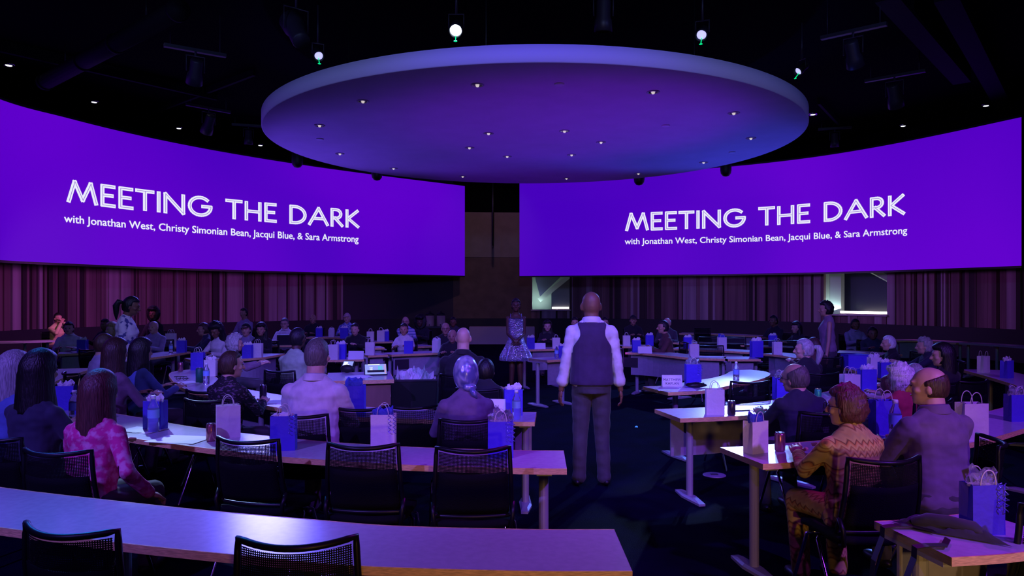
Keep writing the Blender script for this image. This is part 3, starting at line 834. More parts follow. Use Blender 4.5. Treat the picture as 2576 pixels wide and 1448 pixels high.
# pale platform board and things at the back
pl = MB(); pA = [Q(1180, 862, 26.2), Q(1345, 862, 26.2)]
x0, x1 = pA[0].x, pA[1].x
pl.box(((x0 + x1) / 2, 26.5, 0.31), (x1 - x0, 0.5, 0.62)); o = pl.build('platform_step', [M_ledge]); tag(o, 'pale low platform front behind the woman in the silver dress', 'platform')
po = thing('hanging_pole', 'thin black pole hanging from the ceiling in the gap between the screens', 'pole', (Q(1240, 500, 27.3).x, 27.3, 6.85))
m_ = MB(); m_.tube([(0, 0, -0.002), (0, 0, 3.62 - 6.85)], 0.04, 10); m_.build('tube', [M_black], po, True)
m_ = MB(); m_.lathe([(0.04, 3.63 - 6.85), (0.025, 3.56 - 6.85), (0.005, 3.50 - 6.85)], seg=10); m_.build('tip', [M_black], po, True)

# ------------------------------------------------------------------ hanging disc
DX, DY, DR, DZ = 0.413, 14.94, 5.25, 4.85
M_disc = mat('disc_plaster', (0.62, 0.50, 0.66), 0.75, bump=0.08, bscale=8, var=0.03, vscale=2)
M_rim = mat('disc_rim_paint', (0.74, 0.68, 0.80), 0.7)
dsc = thing('hanging_disc', 'huge round pale disc hanging under the black ceiling', 'ceiling disc', (DX, DY, DZ))
m_ = MB(); m_.lathe([(DR - 0.02, 0.0), (DR, 0.01), (DR, 0.24), (DR - 0.05, 0.25)], seg=160, cap=False); 
m_.build('rim', [M_rim], dsc, True)
m_ = MB(); n_ = 160
ids = []
m_.v.append((0, 0, 0))
for q in range(n_): m_.v.append((DR * 0.996 * math.cos(q * 2 * PI / n_), DR * 0.996 * math.sin(q * 2 * PI / n_), 0))
for q in range(n_): m_.f.append((0, 1 + (q + 1) % n_, 1 + q)); m_.m.append(0)
m_.build('underside', [M_disc], dsc)
m_ = MB(); m_.lathe([(DR - 0.05, 0.24), (0.01, 0.24)], seg=80); m_.build('top_board', [M_black], dsc)
for q in range(6):
    a = q * PI / 3 + 0.3; m_ = MB(); m_.tube([(DR * 0.7 * math.cos(a), DR * 0.7 * math.sin(a), 0.23), (DR * 0.7 * math.cos(a), DR * 0.7 * math.sin(a), 2.0)], 0.012, 6); m_.build('hanger_rod', [M_black], dsc, True)

ORD = 'first second third fourth fifth sixth seventh eighth ninth tenth eleventh twelfth thirteenth fourteenth fifteenth sixteenth seventeenth eighteenth nineteenth twentieth'.split() + ['twenty-first', 'twenty-second', 'twenty-third']
M_ref = mat('downlight_reflector', (0.85, 0.82, 0.8), 0.12, 1.0)
M_lampglow = mat('dim_lamp_glow', (0.9, 0.9, 0.9), 0.3, emit=(0.95, 0.85, 0.75), es=0.6)
M_bulb = mat('bulb_white_glow', (0.9, 0.9, 0.9), 0.3, emit=(0.8, 0.82, 1.0), es=2.2)
def downlight_proto(r):
    t = thing('recessed_downlight', 'x', 'downlight')
    m_ = MB(); m_.lathe([(r * 1.18, 0.0), (r * 1.2, -0.010), (r * 0.98, -0.014), (r * 0.95, -0.002)], seg=24, cap=False); m_.build('trim_ring', [M_leg], t, True)
    m_ = MB(); m_.lathe([(r * 0.95, -0.004), (r * 0.7, -0.0035), (r * 0.5, -0.003)], seg=24, cap=False); m_.build('reflector', [M_ref], t, True)
    m_ = MB(); m_.lathe([(r * 0.34, -0.003), (r * 0.26, -0.03), (r * 0.1, -0.036)], seg=14); m_.build('bulb', [M_lampglow], t, True)
    return snapshot(t)
pr = downlight_proto(0.085)
dl = sorted([(913, 254), (1201, 213), (1643, 231), (1846, 284), (1889, 347), (1770, 408), (1606, 436), (1512, 357), (1420, 329), (1438, 389), (1276, 393), (1181, 371), (1229, 335), (804, 315), (855, 386), (990, 423), (1164, 443), (1425, 448)])
for i, (px, py) in enumerate(dl):
    p = P(px, py, DZ); lab = 'small recessed downlight in the disc underside, %s counting from its left end' % ORD[i]
    if i == 0: pr.location = p; pr['label'] = lab; pr['group'] = 'downlights in the hanging disc'
    else: dup(pr, p, 0, lab, 'downlights in the hanging disc')
for px, py, la in ((805, 349, 'flat round cover plate near the left end of the disc underside'), (1842, 382, 'flat round cover plate near the right end of the disc underside'), (1407, 211, 'faint round cover plate near the front middle of the disc underside'), (1675, 315, 'faint round cover plate right of centre on the disc underside')):
    m_ = MB(); m_.lathe([(0.075, 0.0), (0.075, -0.018), (0.06, -0.022)], seg=20); o = m_.build('cover_plate', [M_rim], None, True); o.location = P(px, py, DZ); tag(o, la, 'cover plate', 'cover plates on the disc')
# ceiling downlights
CZ = 6.85
pr2 = thing('ceiling_downlight', 'x', 'downlight')
m_ = MB(); m_.lathe([(0.13, 0.0), (0.13, -0.03), (0.105, -0.034), (0.10, -0.005)], seg=20, cap=False); m_.build('trim_ring', [M_chrome], pr2, True)
m_ = MB(); m_.lathe([(0.07, -0.002), (0.06, -0.03), (0.02, -0.04)], seg=14); m_.build('bulb', [M_bulb], pr2, True)
snapshot(pr2)
cl_ = sorted([(345, 92), (22, 162), (237, 255), (515, 232), (450, 321), (655, 364), (2045, 286), (2272, 315), (2480, 264), (2060, 362)])
for i, (px, py) in enumerate(cl_):
    p = P(px, py, CZ); lab = 'small glinting downlight in the black ceiling, %s counting from the left edge' % ORD[i]
    if i == 0: pr2.location = p; pr2['label'] = lab; pr2['group'] = 'downlights in the black ceiling'
    else: dup(pr2, p, 0, lab, 'downlights in the black ceiling')

# ceiling beams, pipes
M_beam = mat('ceiling_steel', (0.006, 0.004, 0.007), 0.7, spec=0.1)
def pbar(name, a, b, z, wd, hg, label, cat, m=None):
    p, q = P(*a, z), P(*b, z); L = (q - p).length; c = (p + q) / 2
    mb = MB(); mb.box((0, 0, hg / 2), (L, wd, hg)); o = mb.build(name, [m or M_beam]); o.location = c
    o.rotation_euler = (0, 0, math.atan2(q.y - p.y, q.x - p.x)); tag(o, label, cat); return o
du = thing('ceiling_duct', 'long round dark duct slanting across the upper left ceiling', 'duct')
p, q = P(110, 208, 6.3), P(455, 22, 6.3)
m_ = MB(); m_.tube([p, q], 0.16, 16); m_.build('pipe', [M_beam], du, True)
for t in (0.02, 0.35, 0.60, 0.98):
    m_ = MB(); c = p.lerp(q, t); dd = (q - p).normalized(); m_.tube([c - dd * 0.03, c + dd * 0.03], 0.18, 16); m_.build('joint_ring', [M_beam], du, True)
for t in (0.2, 0.8):
    m_ = MB(); c = p.lerp(q, t); m_.tube([c + Vector((0, 0, .15)), c + Vector((0, 0, 0.55))], 0.012, 6); m_.build('hanger_rod', [M_black], du, True)
pbar('ceiling_beam', (0, 130), (545, 252), 6.62, 0.10, 0.24, 'thin dark steel beam running down to the right below the duct', 'beam')
pbar('ceiling_beam', (335, 306), (640, 190), 6.70, 0.07, 0.16, 'thin steel beam rising right above the left screen', 'beam')
pbar('ceiling_beam', (500, 362), (650, 322), 6.70, 0.07, 0.16, 'short steel beam just above the left screen near the disc', 'beam')
pbar('ceiling_beam', (2060, 262), (2110, 315), 6.70, 0.07, 0.16, 'short steel beam beside the right end of the disc', 'beam')
for i, (a, b, la) in enumerate((((2230, 0), (2420, 210), 'broad dark beam across the upper right ceiling, left of the parallel one'), ((2380, 0), (2530, 280), 'broad dark beam across the upper right corner of the ceiling'))):
    pbar('ceiling_beam', a, b, 6.5, 0.35, 0.38, la, 'beam')

# track spotlights hanging from short rails
def lamp_can(name, px, py, z, yaw, pitch, label, lens=None, size=1.0, rail=True, green=False, dark_lens=True):
    p = P(px, py, z); t = thing(name, label, 'spotlight', p, yaw)
    R = Matrix.Rotation(pitch, 3, 'X')
    m_ = MB(); m_.lathe([(0.085 * size, 0.20 * size), (0.095 * size, 0.18 * size), (0.095 * size, -0.02), (0.115 * size, -0.06 * size), (0.125 * size, -0.20 * size), (0.11 * size, -0.205 * size), (0.10 * size, -0.08 * size), (0.02, -0.075 * size)], seg=20)
    m_.xf(lambda v: R @ v); m_.build('lamp_housing', [M_dark], t, True)
    m_ = MB(); m_.lathe([(0.095 * size, -0.14 * size), (0.05 * size, -0.155 * size), (0.004, -0.16 * size)], seg=18); m_.xf(lambda v: R @ v); m_.build('lens', [lens or M_lensd], t, True)
    top_z = CZ - z
    m_ = MB(); hh = 0.24 * size
    m_.tube([(-0.13 * size, 0, 0), (-0.135 * size, 0, hh), (0.135 * size, 0, hh), (0.13 * size, 0, 0)], 0.012, 6); m_.build('yoke', [M_dark], t, True)
    if rail:
        m_ = MB(); m_.box((0, 0, hh + 0.10), (0.9 * size, 0.09, 0.06)); m_.tube([(0, 0, hh), (0, 0, hh + 0.09)], 0.02, 6); m_.build('rail', [M_dark], t)
        for s_ in (-1, 1):
            m_ = MB(); m_.tube([(s_ * 0.36 * size, 0, hh + 0.12), (s_ * 0.36 * size, 0, top_z)], 0.008, 6); m_.build('hanger_rod', [M_dark], t, True)
    else:
        m_ = MB(); m_.tube([(0, 0, hh), (0, 0, top_z)], 0.018, 8); m_.build('hanger_rod', [M_dark], t, True)
    if green:
        m_ = MB(); m_.ell((0.0, -0.17, -0.30 * size), (0.03, 0.012, 0.012), seg=8); m_.tube([(0, 0, -0.02), (0, -0.17, -0.29 * size)], 0.008, 5, 0); m_.build('indicator_light', [M_green], t, True)
    return t
M_lensd = mat('dark_blue_lens', (0.02, 0.03, 0.15), 0.1, emit=(0.01, 0.015, 0.16), es=1.0)
M_lensw = mat('white_lens_glow', (1, 1, 1), 0.2, emit=(0.8, 1.0, 1.0), es=60)
M_lensv = mat('violet_white_lens_glow', (1, 1, 1), 0.2, emit=(0.50, 0.48, 1.0), es=1.2)
M_green = mat('green_indicator', (0.0, 0.3, 0.1), 0.3, emit=(0.0, 0.8, 0.25), es=1.0)
lamp_can('stage_spotlight', 1148, 70, 6.0, 0, -0.95, 'brilliant white spotlight above the near rim of the disc', M_lensw, 0.9, False, True)
lamp_can('stage_spotlight', 800, 135, 6.0, 0.4, -0.95, 'violet glowing spotlight above the left shoulder of the disc', M_lensv, 0.75, False, True)
lamp_can('stage_spotlight', 1767, 82, 6.0, -0.4, -0.95, 'blue and violet glowing spotlight above the disc, right of the brilliant one', M_lensv, 0.8, False, True)
lamp_can('stage_spotlight', 2017, 172, 6.0, -1.1, -0.95, 'small glowing spotlight just above the right shoulder of the disc', M_lensv, 0.7, False, True)
lamp_can('track_spotlight', 745, 78, 5.95, 0.7, 2.4, 'large dark can spotlight left of the disc top, its end face blue', None, 1.5, False)
lamp_can('track_spotlight', 492, 180, 5.75, 0.6, 0.7, 'dark can spotlight on a short hanging rail in the upper left', None, 1.15)
lamp_can('track_spotlight', 525, 312, 6.1, 0.8, 0.7, 'dark can spotlight hanging low above the left screen', None, 1.25)
lamp_can('track_spotlight', 2146, 135, 5.8, -0.7, 0.7, 'dark can spotlight on a slanting rail in the upper right', None, 1.15)
lamp_can('track_spotlight', 2250, 240, 6.0, -0.7, 0.7, 'dark can spotlight on the lower slanting rail at upper right', None, 1.3)
lamp_can('track_spotlight', 1518, 40, 5.9, 0, 0.2, 'dark can spotlight directly above the middle of the disc, cut by the frame top', None, 1.1, False)
lamp_can('track_spotlight', 2100, 352, 6.3, -0.3, 0.1, 'shallow dark lamp just above the right screen beside the disc', None, 1.0)
lamp_can('track_spotlight', 625, 345, 6.3, 0.3, 0.1, 'shallow dark lamp between the left screen and the disc', None, 1.0)
for px, py, la in ((748, 422, 'round black speaker hanging below the left edge of the disc'), (948, 454, 'black hanging speaker in front of the left screen, nearer the gap'), (1608, 466, 'black hanging speaker in front of the right screen, nearer the gap'), (1826, 444, 'black hanging speaker below the right edge of the disc')):
    d = 21.5; p = Q(px, py, d); t = thing('ceiling_speaker', la, 'speaker', (p.x, p.y, p.z), 0, 'hanging speakers')
    m_ = MB(); m_.lathe([(0.02, 0.0), (0.09, 0.02), (0.145, 0.09), (0.16, 0.18), (0.16, 0.42), (0.14, 0.46), (0.03, 0.50)], seg=20); m_.build('speaker_body', [M_black], t, True)
    m_ = MB(); m_.tube([(0, 0, 0.49), (0, 0, CZ - p.z)], 0.02, 8); m_.build('hanger_rod', [M_black], t, True)

# small fittings
t = thing('floor_box', 'flat round floor outlet cover on the dark carpet right of the aisle', 'floor outlet', (P(1797, 1195, 0.0).x, P(1797, 1195, 0.0).y, 0.0))
m_ = MB(); m_.lathe([(0.11, 0.0), (0.11, 0.006), (0.10, 0.009)], seg=28); m_.build('cover_plate', [M_leg], t, True)
m_ = MB(); m_.box((0, 0, 0.010), (0.07, 0.04, 0.004)); m_.build('hatch', [M_dark], t)
p = P(1600, 1074, 0.0); m_ = MB(); m_.v += [(-0.02, 0, 0.002), (0.025, -0.012, 0.002), (0.02, 0.02, 0.014), (0.0, 0.0, 0.02)]; m_.f += [(0, 1, 2), (0, 1, 3), (1, 2, 3), (2, 0, 3)]; m_.m += [0] * 4
o = m_.build('foil_scrap', [mat('teal_foil', (0.1, 0.7, 0.7), 0.25, 0.6)]); o.location = p; tag(o, 'tiny teal scrap lying on the carpet right of the vest man legs', 'scrap')

# ------------------------------------------------------------------ tables
TZ = 0.74
def table(label, near, depth=0.5, panel=None, legs=3, group=None, z=TZ, world=None, dark=False, round_end=None, name='curved_table', vent=None):
    W = [P(a, b, z) for a, b in near] if world is None else [Vector(p) for p in world]
    C = catmull([(p.x, p.y, 0) for p in W], 6)
    n = len(C); Nn = []
    for i in range(n):
        d = (C[min(i + 1, n - 1)] - C[max(i - 1, 0)]).normalized(); Nn.append(Vector((-d.y, d.x, 0)))
    org = Vector((C[n // 2].x, C[n // 2].y, 0))
    root = thing(name, label, 'table', org, 0, group)
    def pt(i, o, zz): v = C[i] + Nn[i] * o - org; return Vector((v.x, v.y, zz))
    def dep(i):
        if round_end == 'left': 
            L = (C[i] - C[0]).length; 
            if L < depth: return depth / 2 + depth / 2 * math.sqrt(max(0, 1 - ((depth - L) / depth) ** 2)), depth / 2 - depth / 2 * math.sqrt(max(0, 1 - ((depth - L) / depth) ** 2))
        if round_end == 'right':
            L = (C[i] - C[-1]).length
            if L < depth: return depth / 2 + depth / 2 * math.sqrt(max(0, 1 - ((depth - L) / depth) ** 2)), depth / 2 - depth / 2 * math.sqrt(max(0, 1 - ((depth - L) / depth) ** 2))
        return depth, 0.0
    mb = MB(); th = 0.034
    mb.rings([[pt(i, dep(i)[1] + 0.003, z - th), pt(i, dep(i)[0] - 0.003, z - th), pt(i, dep(i)[0] - 0.003, z), pt(i, dep(i)[1] + 0.003, z)] for i in range(n)])
    mb.build('tabletop', [M_lam], root)
    eb = MB()
    loop = [(i, dep(i)[1]) for i in range(n)] + [(i, dep(i)[0]) for i in reversed(range(n))]
    k = len(loop); R = []
    for q in range(k):
        i, o = loop[q]; s_ = -1 if q < n else 1
        e_ = Nn[i] * (0.0015 * s_)
        a = pt(i, o, z - th - 0.0004); b_ = pt(i, o, z + 0.0006)
        inn = pt(i, o - s_ * 0.006, 0)
        R.append([a + e_, b_ + e_, Vector((inn.x, inn.y, z + 0.0006)), Vector((inn.x, inn.y, z - th - 0.0004))])
    eb.rings(R, closed=True); eb.build('edge_band', [M_edge if not dark else M_panel], root)
    if panel:
        o = depth - 0.10 if panel == 'far' else 0.09
        pm = MB(); i0, i1 = 1, n - 2
        pm.rings([[pt(i, o, 0.34), pt(i, o + 0.018, 0.34), pt(i, o + 0.018, z - th - 0.003), pt(i, o, z - th - 0.003)] for i in range(i0, i1 + 1)])
        po_ = pm.build('modesty_panel', [M_panel], root)
        if vent is not None:
            i = int(vent * (n - 1)); v = MB()
            d_ = (C[min(i + 1, n - 1)] - C[max(0, i - 1)]).normalized(); c = pt(i, o - 0.006, 0.56)
            R_ = Matrix(((d_.x, -d_.y, 0), (d_.y, d_.x, 0), (0, 0, 1)))
            v.box(c, (0.26, 0.012, 0.17), 0, R_); v.build('cable_hatch', [M_dark], root)
    for q in range(legs):
        t = (q + 0.5) / legs if legs > 2 else (0.08, 0.92)[q]
        if q == 0: t = min(t, 0.10)
        if q == legs - 1: t = max(t, 0.93)
        i = min(n - 1, int(t * (n - 1) + 0.5))
        lg = MB(); c = pt(i, depth / 2, 0); nn = Nn[i]; uu = Vector((nn.y, -nn.x, 0))
        lg.lathe([(0.030, 0.02), (0.030, z - th - 0.012)], c, 14)
        lg.rings([[c + nn * a + uu * b_ + Vector((0, 0, h)) for a, b_ in ((-0.24 * s_, -0.028 * s_), (-0.24 * s_, 0.028 * s_), (-0.05 * s_, 0.055 * s_), (0.24 * s_, 0.028 * s_), (0.24 * s_, -0.028 * s_), (0.05, -0.055 * s_))] for h, s_ in ((0.002, 1), (0.02, 1), (0.035, 0.7))])
        Rb = Matrix(((uu.x, nn.x, 0), (uu.y, nn.y, 0), (0, 0, 1)))
        lg.box(c + Vector((0, 0, z - th - 0.011)), (0.09, depth * 0.8, 0.02), 0, Rb)
        lg.build('leg', [M_leg], root, False)
    return root

# ------------------------------------------------------------------ chair
M_mesh, nt, b = nodes_of('chair_mesh')
b.inputs['Base Color'].default_value = (0.004, 0.004, 0.005, 1); b.inputs['Roughness'].default_value = 0.7; b.inputs['Specular IOR Level'].default_value = 0.15
tc = N(nt, 'ShaderNodeTexCoord'); sx = N(nt, 'ShaderNodeSeparateXYZ'); nt.links.new(tc.outputs['Object'], sx.inputs[0])
def mth(op, a, bb=None):
    n = N(nt, 'ShaderNodeMath', operation=op)
    for i, v in enumerate((a, bb)):
        if v is None: continue
        if isinstance(v, float): n.inputs[i].default_value = v
        else: nt.links.new(v, n.inputs[i])
    return n.outputs[0]
fx = mth('FRACT', mth('MULTIPLY', sx.outputs[0], 135.0)); fz = mth('FRACT', mth('MULTIPLY', sx.outputs[2], 125.0))
hole = mth('MULTIPLY', mth('GREATER_THAN', fx, 0.58), mth('GREATER_THAN', fz, 0.58))
tr = N(nt, 'ShaderNodeBsdfTransparent'); mx = N(nt, 'ShaderNodeMixShader')
nt.links.new(hole, mx.inputs[0]); nt.links.new(b.outputs[0], mx.inputs[1]); nt.links.new(tr.outputs[0], mx.inputs[2])
nt.links.new(mx.outputs[0], nt.nodes['Material Output'].inputs[0])
M_seat = mat('chair_upholstery', (0.004, 0.004, 0.006), 0.85, spec=0.15, bump=0.3, bscale=200)
M_chpl = mat('chair_plastic', (0.006, 0.005, 0.008), 0.4, spec=0.3)
def make_chair():
    """sitter faces +y; origin on the floor under the seat centre"""
    t = thing('mesh_back_chair', 'x', 'chair')
    def bk(u, v):   # back surface: u -1..1 across, v 0..1 up
        hw_ = 0.224 - 0.020 * v
        x = u * hw_
        y = -0.215 - 0.11 * v + 0.075 * u * u * (0.5 + 0.6 * v) - 0.02 * math.sin(v * PI)
        return Vector((x, y, 0.50 + 0.40 * v - 0.012 * (1 - u * u) * v))
    nu, nv = 14, 12
    g = MB()
    g.v = [tuple(bk(-0.93 + 1.86 * i / nu, 0.05 + 0.9 * j / nv)) for j in range(nv + 1) for i in range(nu + 1)]
    for j in range(nv):
        for i in range(nu):
            a = j * (nu + 1) + i; g.f.append((a, a + 1, a + nu + 2, a + nu + 1)); g.m.append(0)
    mo = g.build('backrest_mesh', [M_mesh], t, True)
    g = MB()
    loop = [bk(-1 + 2 * i / 16, 1) for i in range(17)] + [bk(1, 1 - i / 10) for i in range(1, 11)] + [bk(1 - 2 * i / 16, 0) for i in range(1, 17)] + [bk(-1, i / 10) for i in range(1, 10)]
    g.tube(loop, 0.013, 8, closed=True); g.build('back_frame', [M_chpl], t, True)
    g = MB(); R = []
    for j in range(7):
        v = 0.04 + 0.62 * j / 6
        R.append([bk(-0.90 + 1.80 * i / 10, v) + Vector((0, -0.006, 0)) for i in range(11)] + [bk(0.90 - 1.80 * i / 10, v) + Vector((0, 0.004, 0)) for i in range(11)])
    g.rings(R); g.build('lumbar_pad', [M_seat], t, True)
    g = MB(); R = []
    for j in range(12):
        y = -0.225 + 0.45 * j / 11; e = 1 - abs(j / 5.5 - 1) ** 6 * 0.16
        R.append([Vector((0.235 * e * u, y, 0.455 + (0.018 * (1 - u ** 4) if s_ > 0 else -0.028) + 0.02 * u * u - 0.02 * sm(0.7, 1, j / 11))) for s_, us in ((-1, range(9)), (1, range(8, -1, -1))) for u in [(-1 + 2 * q / 8) for q in us]])
    g.rings([list(reversed(r)) for r in R]); g.build('seat', [M_seat], t, True)
    for s_ in (-1, 1):
        g = MB(); g.tube([(s_ * 0.20, -0.17, 0.425), (s_ * 0.215, -0.225, 0.44), (s_ * 0.224, -0.235, 0.52), (s_ * 0.228, -0.20, 0.58)], 0.013, 8); g.build('back_bracket', [M_chpl], t, True)
    for s_ in (-1, 1):
        g = MB(); g.tube([(s_ * 0.15, 0.02, 0.42), (s_ * 0.22, 0.0, 0.425), (s_ * 0.245, -0.03, 0.41), (s_ * 0.25, -0.08, 0.33), (s_ * 0.255, -0.25, 0.03), (s_ * 0.255, -0.26, 0.012)], 0.0105, 8); g.build('leg', [M_chrome], t, True)
        g = MB(); g.tube([(s_ * 0.15, 0.04, 0.42), (s_ * 0.22, 0.06, 0.425), (s_ * 0.245, 0.08, 0.41), (s_ * 0.25, 0.11, 0.33), (s_ * 0.255, 0.24, 0.03), (s_ * 0.255, 0.245, 0.012)], 0.0105, 8); g.build('leg', [M_chrome], t, True)
    g = MB(); g.box((0, 0.03, 0.415), (0.36, 0.28, 0.02)); g.build('seat_frame', [M_chpl], t)
    return snapshot(t)
chair0 = make_chair(); used = [False]
def chair(x, y, rz, label, group='black mesh-back chairs'):
    if not used[0]:
        used[0] = True; chair0.location = (x, y, 0); chair0.rotation_euler = (0, 0, rz); chair0['label'] = label; chair0['group'] = group; return chair0
    return dup(chair0, (x, y, 0), rz, label, group)

# ------------------------------------------------------------------ gift bags
def tissue(mb, w_, d_, z, h, seed, seg=18):
    r = random.Random(seed); R = []
    for lv, (s_, hh) in enumerate(((0.85, -0.04), (0.92, 0.0), (1.0, 0.45), (0.8, 1.0))):
        ring = []
        for q in range(seg):
            a = q * 2 * PI / seg; j = r.uniform(0.75, 1.15) if lv > 1 else 1
            zz = z + hh * h * (r.uniform(0.45, 1.0) if lv == 3 else r.uniform(0.8, 1.2) if lv == 2 else 1)
            ring.append(Vector((w_ / 2 * s_ * j * math.cos(a), d_ / 2 * s_ * j * math.sin(a), zz)))
        R.append(ring)
    R.append([Vector((w_ * 0.12 * math.cos(q * 2 * PI / seg), d_ * 0.12 * math.sin(q * 2 * PI / seg), z + 0.25 * h * r.uniform(0.5, 1))) for q in range(seg)])
    mb.rings(R)
def make_bag(bm, tm, tis=0.06, hand_=True, rib=False, seed=1, cello=False):
    t = thing('gift_bag', 'x', 'gift bag')
    W_, D_, H_ = 0.150, 0.085, 0.215
    mb = MB(); R = []
    r = random.Random(seed)
    for z, s_, pin in ((0.0, 1, 0), (0.003, 1, 0), (0.07, 1.0, 0.006), (0.14, 1.0, 0.012), (H_, 1.0, 0.020)):
        w2, d2 = W_ / 2 * s_, D_ / 2 * s_
        j = lambda: r.uniform(-0.0015, 0.0015)
        R.append([Vector((-w2, -d2 + j(), z)), Vector((0, -d2 - 0.003 + j(), z)), Vector((w2, -d2 + j(), z)), Vector((w2 - pin, 0, z)), Vector((w2, d2 + j(), z)), Vector((0, d2 + .003, z)), Vector((-w2, d2 + j(), z)), Vector((-w2 + pin, 0, z))])
    inner = [[p * 1 for p in ring] for ring in reversed(R[1:])]
    inner = [[Vector((p.x * 0.975, p.y * 0.96, p.z + (0.004 if i == len(inner) - 1 else 0))) for p in ring] for i, ring in enumerate(inner)]
    mb.rings(R + inner); mb.build('bag_body', [bm], t)
    if hand_:
        for s_ in (-1, 1):
            g = MB(); g.tube([(0.036 * math.cos(a) if True else 0, s_ * (D_ / 2 - 0.006) + 0.004 * s_ * math.sin(a), H_ - 0.02 + (0.085 * math.sin(a) ** 0.7 if math.sin(a) > 0 else 0)) for a in [PI * q / 12 for q in range(13)]], 0.0025, 6); g.build('handle', [M_bagw], t, True)
    if tis:
        g = MB(); tissue(g, W_ * 0.92, D_ * 0.85, H_ - 0.01, tis, seed); g.build('tissue_paper', [tm], t, False)
    if rib:
        g = MB(); r2 = random.Random(seed + 5)
        for q in range(4):
            x0_ = W_ / 2 * (1 if q % 2 else 0.6); pts = []
            for k in range(16): pts.append((x0_ + 0.010 * math.cos(k * 1.9 + q), -D_ / 2 - 0.006 + 0.010 * math.sin(k * 1.9 + q), H_ + 0.01 - k * 0.0075 - q * 0.004))
            g.tube(pts, 0.0022, 5)
        g.build('curled_ribbon', [M_rib], t, True)
    if cello:
        g = MB(); tissue(g, W_ * 1.0, D_ * 1.0, H_ - 0.01, 0.09, seed + 2, 14); g.build('cellophane', [M_plastic], t, False)
    return snapshot(t)
BAGP = {}
def bag(px, py, label, kind='w', scale=1.0, rz=0.0, z=TZ, pos=None, group='gift bags on the tables'):
    cfg = {'w': (M_bagw, M_tisw, 0, True, False, 1, False), 'wt': (M_bagw, M_tisw, 0.06, True, False, 2, False), 'wb': (M_bagw, M_tisb, 0.075, True, False, 3, False), 'wr': (M_bagw, M_tisb, 0.07, True, True, 4, False),
           'b': (M_bagb, M_tisw, 0, True, False, 5, False), 'bt': (M_bagb, M_tisw, 0.065, False, False, 6, False), 'bh': (M_bagb, M_tisw, 0.03, True, True, 7, False), 'bb': (M_bagb, M_tisb, 0.07, False, False, 8, False), 'bc': (M_bagb, M_tisw, 0.02, True, True, 9, True)}[kind]
    loc = pos if pos is not None else P(px, py, z)
    if kind not in BAGP:
        BAGP[kind] = make_bag(*cfg); o = BAGP[kind]; o.location = loc; o.rotation_euler = (0, 0, rz); o.scale = (scale,) * 3; o['label'] = label; o['group'] = group; return o
    return dup(BAGP[kind], loc, rz, label, group, (scale,) * 3)

# ------------------------------------------------------------------ small things
M_can = mat('can_metal', (0.45, 0.16, 0.22), 0.25, 0.8); M_cang = mat('green_can', (0.04, 0.5, 0.28), 0.3, 0.4); M_alu = mat('aluminium', (0.7, 0.7, 0.72), 0.2, 1.0)
M_cando = mat('dark_can', (0.10, 0.07, 0.12), 0.2, 0.7)
def can(px, py, label, m=None, h=0.122, r=0.033, z=TZ, name='drink_can', cat='can'):
    t = thing(name, label, cat, P(px, py, z))
    g = MB(); g.lathe([(r * 0.8, 0.0), (r, 0.008), (r, h - 0.012), (r * 0.84, h - 0.002)], seg=20); g.build('can_body', [m or M_can], t, True)
    g = MB(); g.lathe([(r * 0.84, h - 0.002), (r * 0.84, h + 0.002), (r * 0.78, h + 0.002), (r * 0.76, h - 0.003)], seg=20); g.box((0, -0.004, h + 0.001), (0.012, 0.02, 0.002)); g.build('can_lid', [M_alu], t)
    return t
def bottle(px, py, label, s=1.0, z=TZ):
    t = thing('water_bottle', label, 'bottle', P(px, py, z)); t.scale = (s, s, s)
    g = MB(); g.lathe([(0.026, 0.0), (0.032, 0.006), (0.032, 0.05), (0.030, 0.055), (0.032, 0.06), (0.032, 0.135), (0.028, 0.155), (0.014, 0.185), (0.0125, 0.20)], seg=18); g.build('bottle_body', [M_plastic], t, True)
    g = MB(); g.lathe([(0.0328, 0.085), (0.0328, 0.135)], seg=18, cap=False); g.build('bottle_label', [M_label], t, True)
    g = MB(); g.lathe([(0.0145, 0.196), (0.0145, 0.214), (0.013, 0.216)], seg=14); g.build('bottle_cap', [M_cap], t, True)
    return t
def sheets(pts, label, z=TZ, n=2, name='paper_sheets', m=None, rz=0.0):
    px, py, w_, h_ = pts
    t = thing(name, label, 'paper', P(px, py, z), rz)
    for i in range(n):
        g = MB(); g.box((0.01 * i, 0.008 * i, 0.0016 + 0.0022 * i), (w_, h_, 0.0016), 0, Matrix.Rotation(0.12 * i, 3, 'Z')); g.build('sheet', [m or M_paper], t)
    return t
def text_mesh(txt, size, m, parent, mtx, name='lettering', bold=0.02):
    cu = bpy.data.curves.new('t', 'FONT'); cu.body = txt; cu.size = size; cu.align_x = 'CENTER'; cu.space_line = 1.05
    o = bpy.data.objects.new('t', cu); COL.objects.link(o)
    me = bpy.data.meshes.new_from_object(o.evaluated_get(bpy.context.evaluated_depsgraph_get())); bpy.data.objects.remove(o)
    me.transform(mtx); me.materials.clear(); me.materials.append(m)
    return link(name, me, parent)
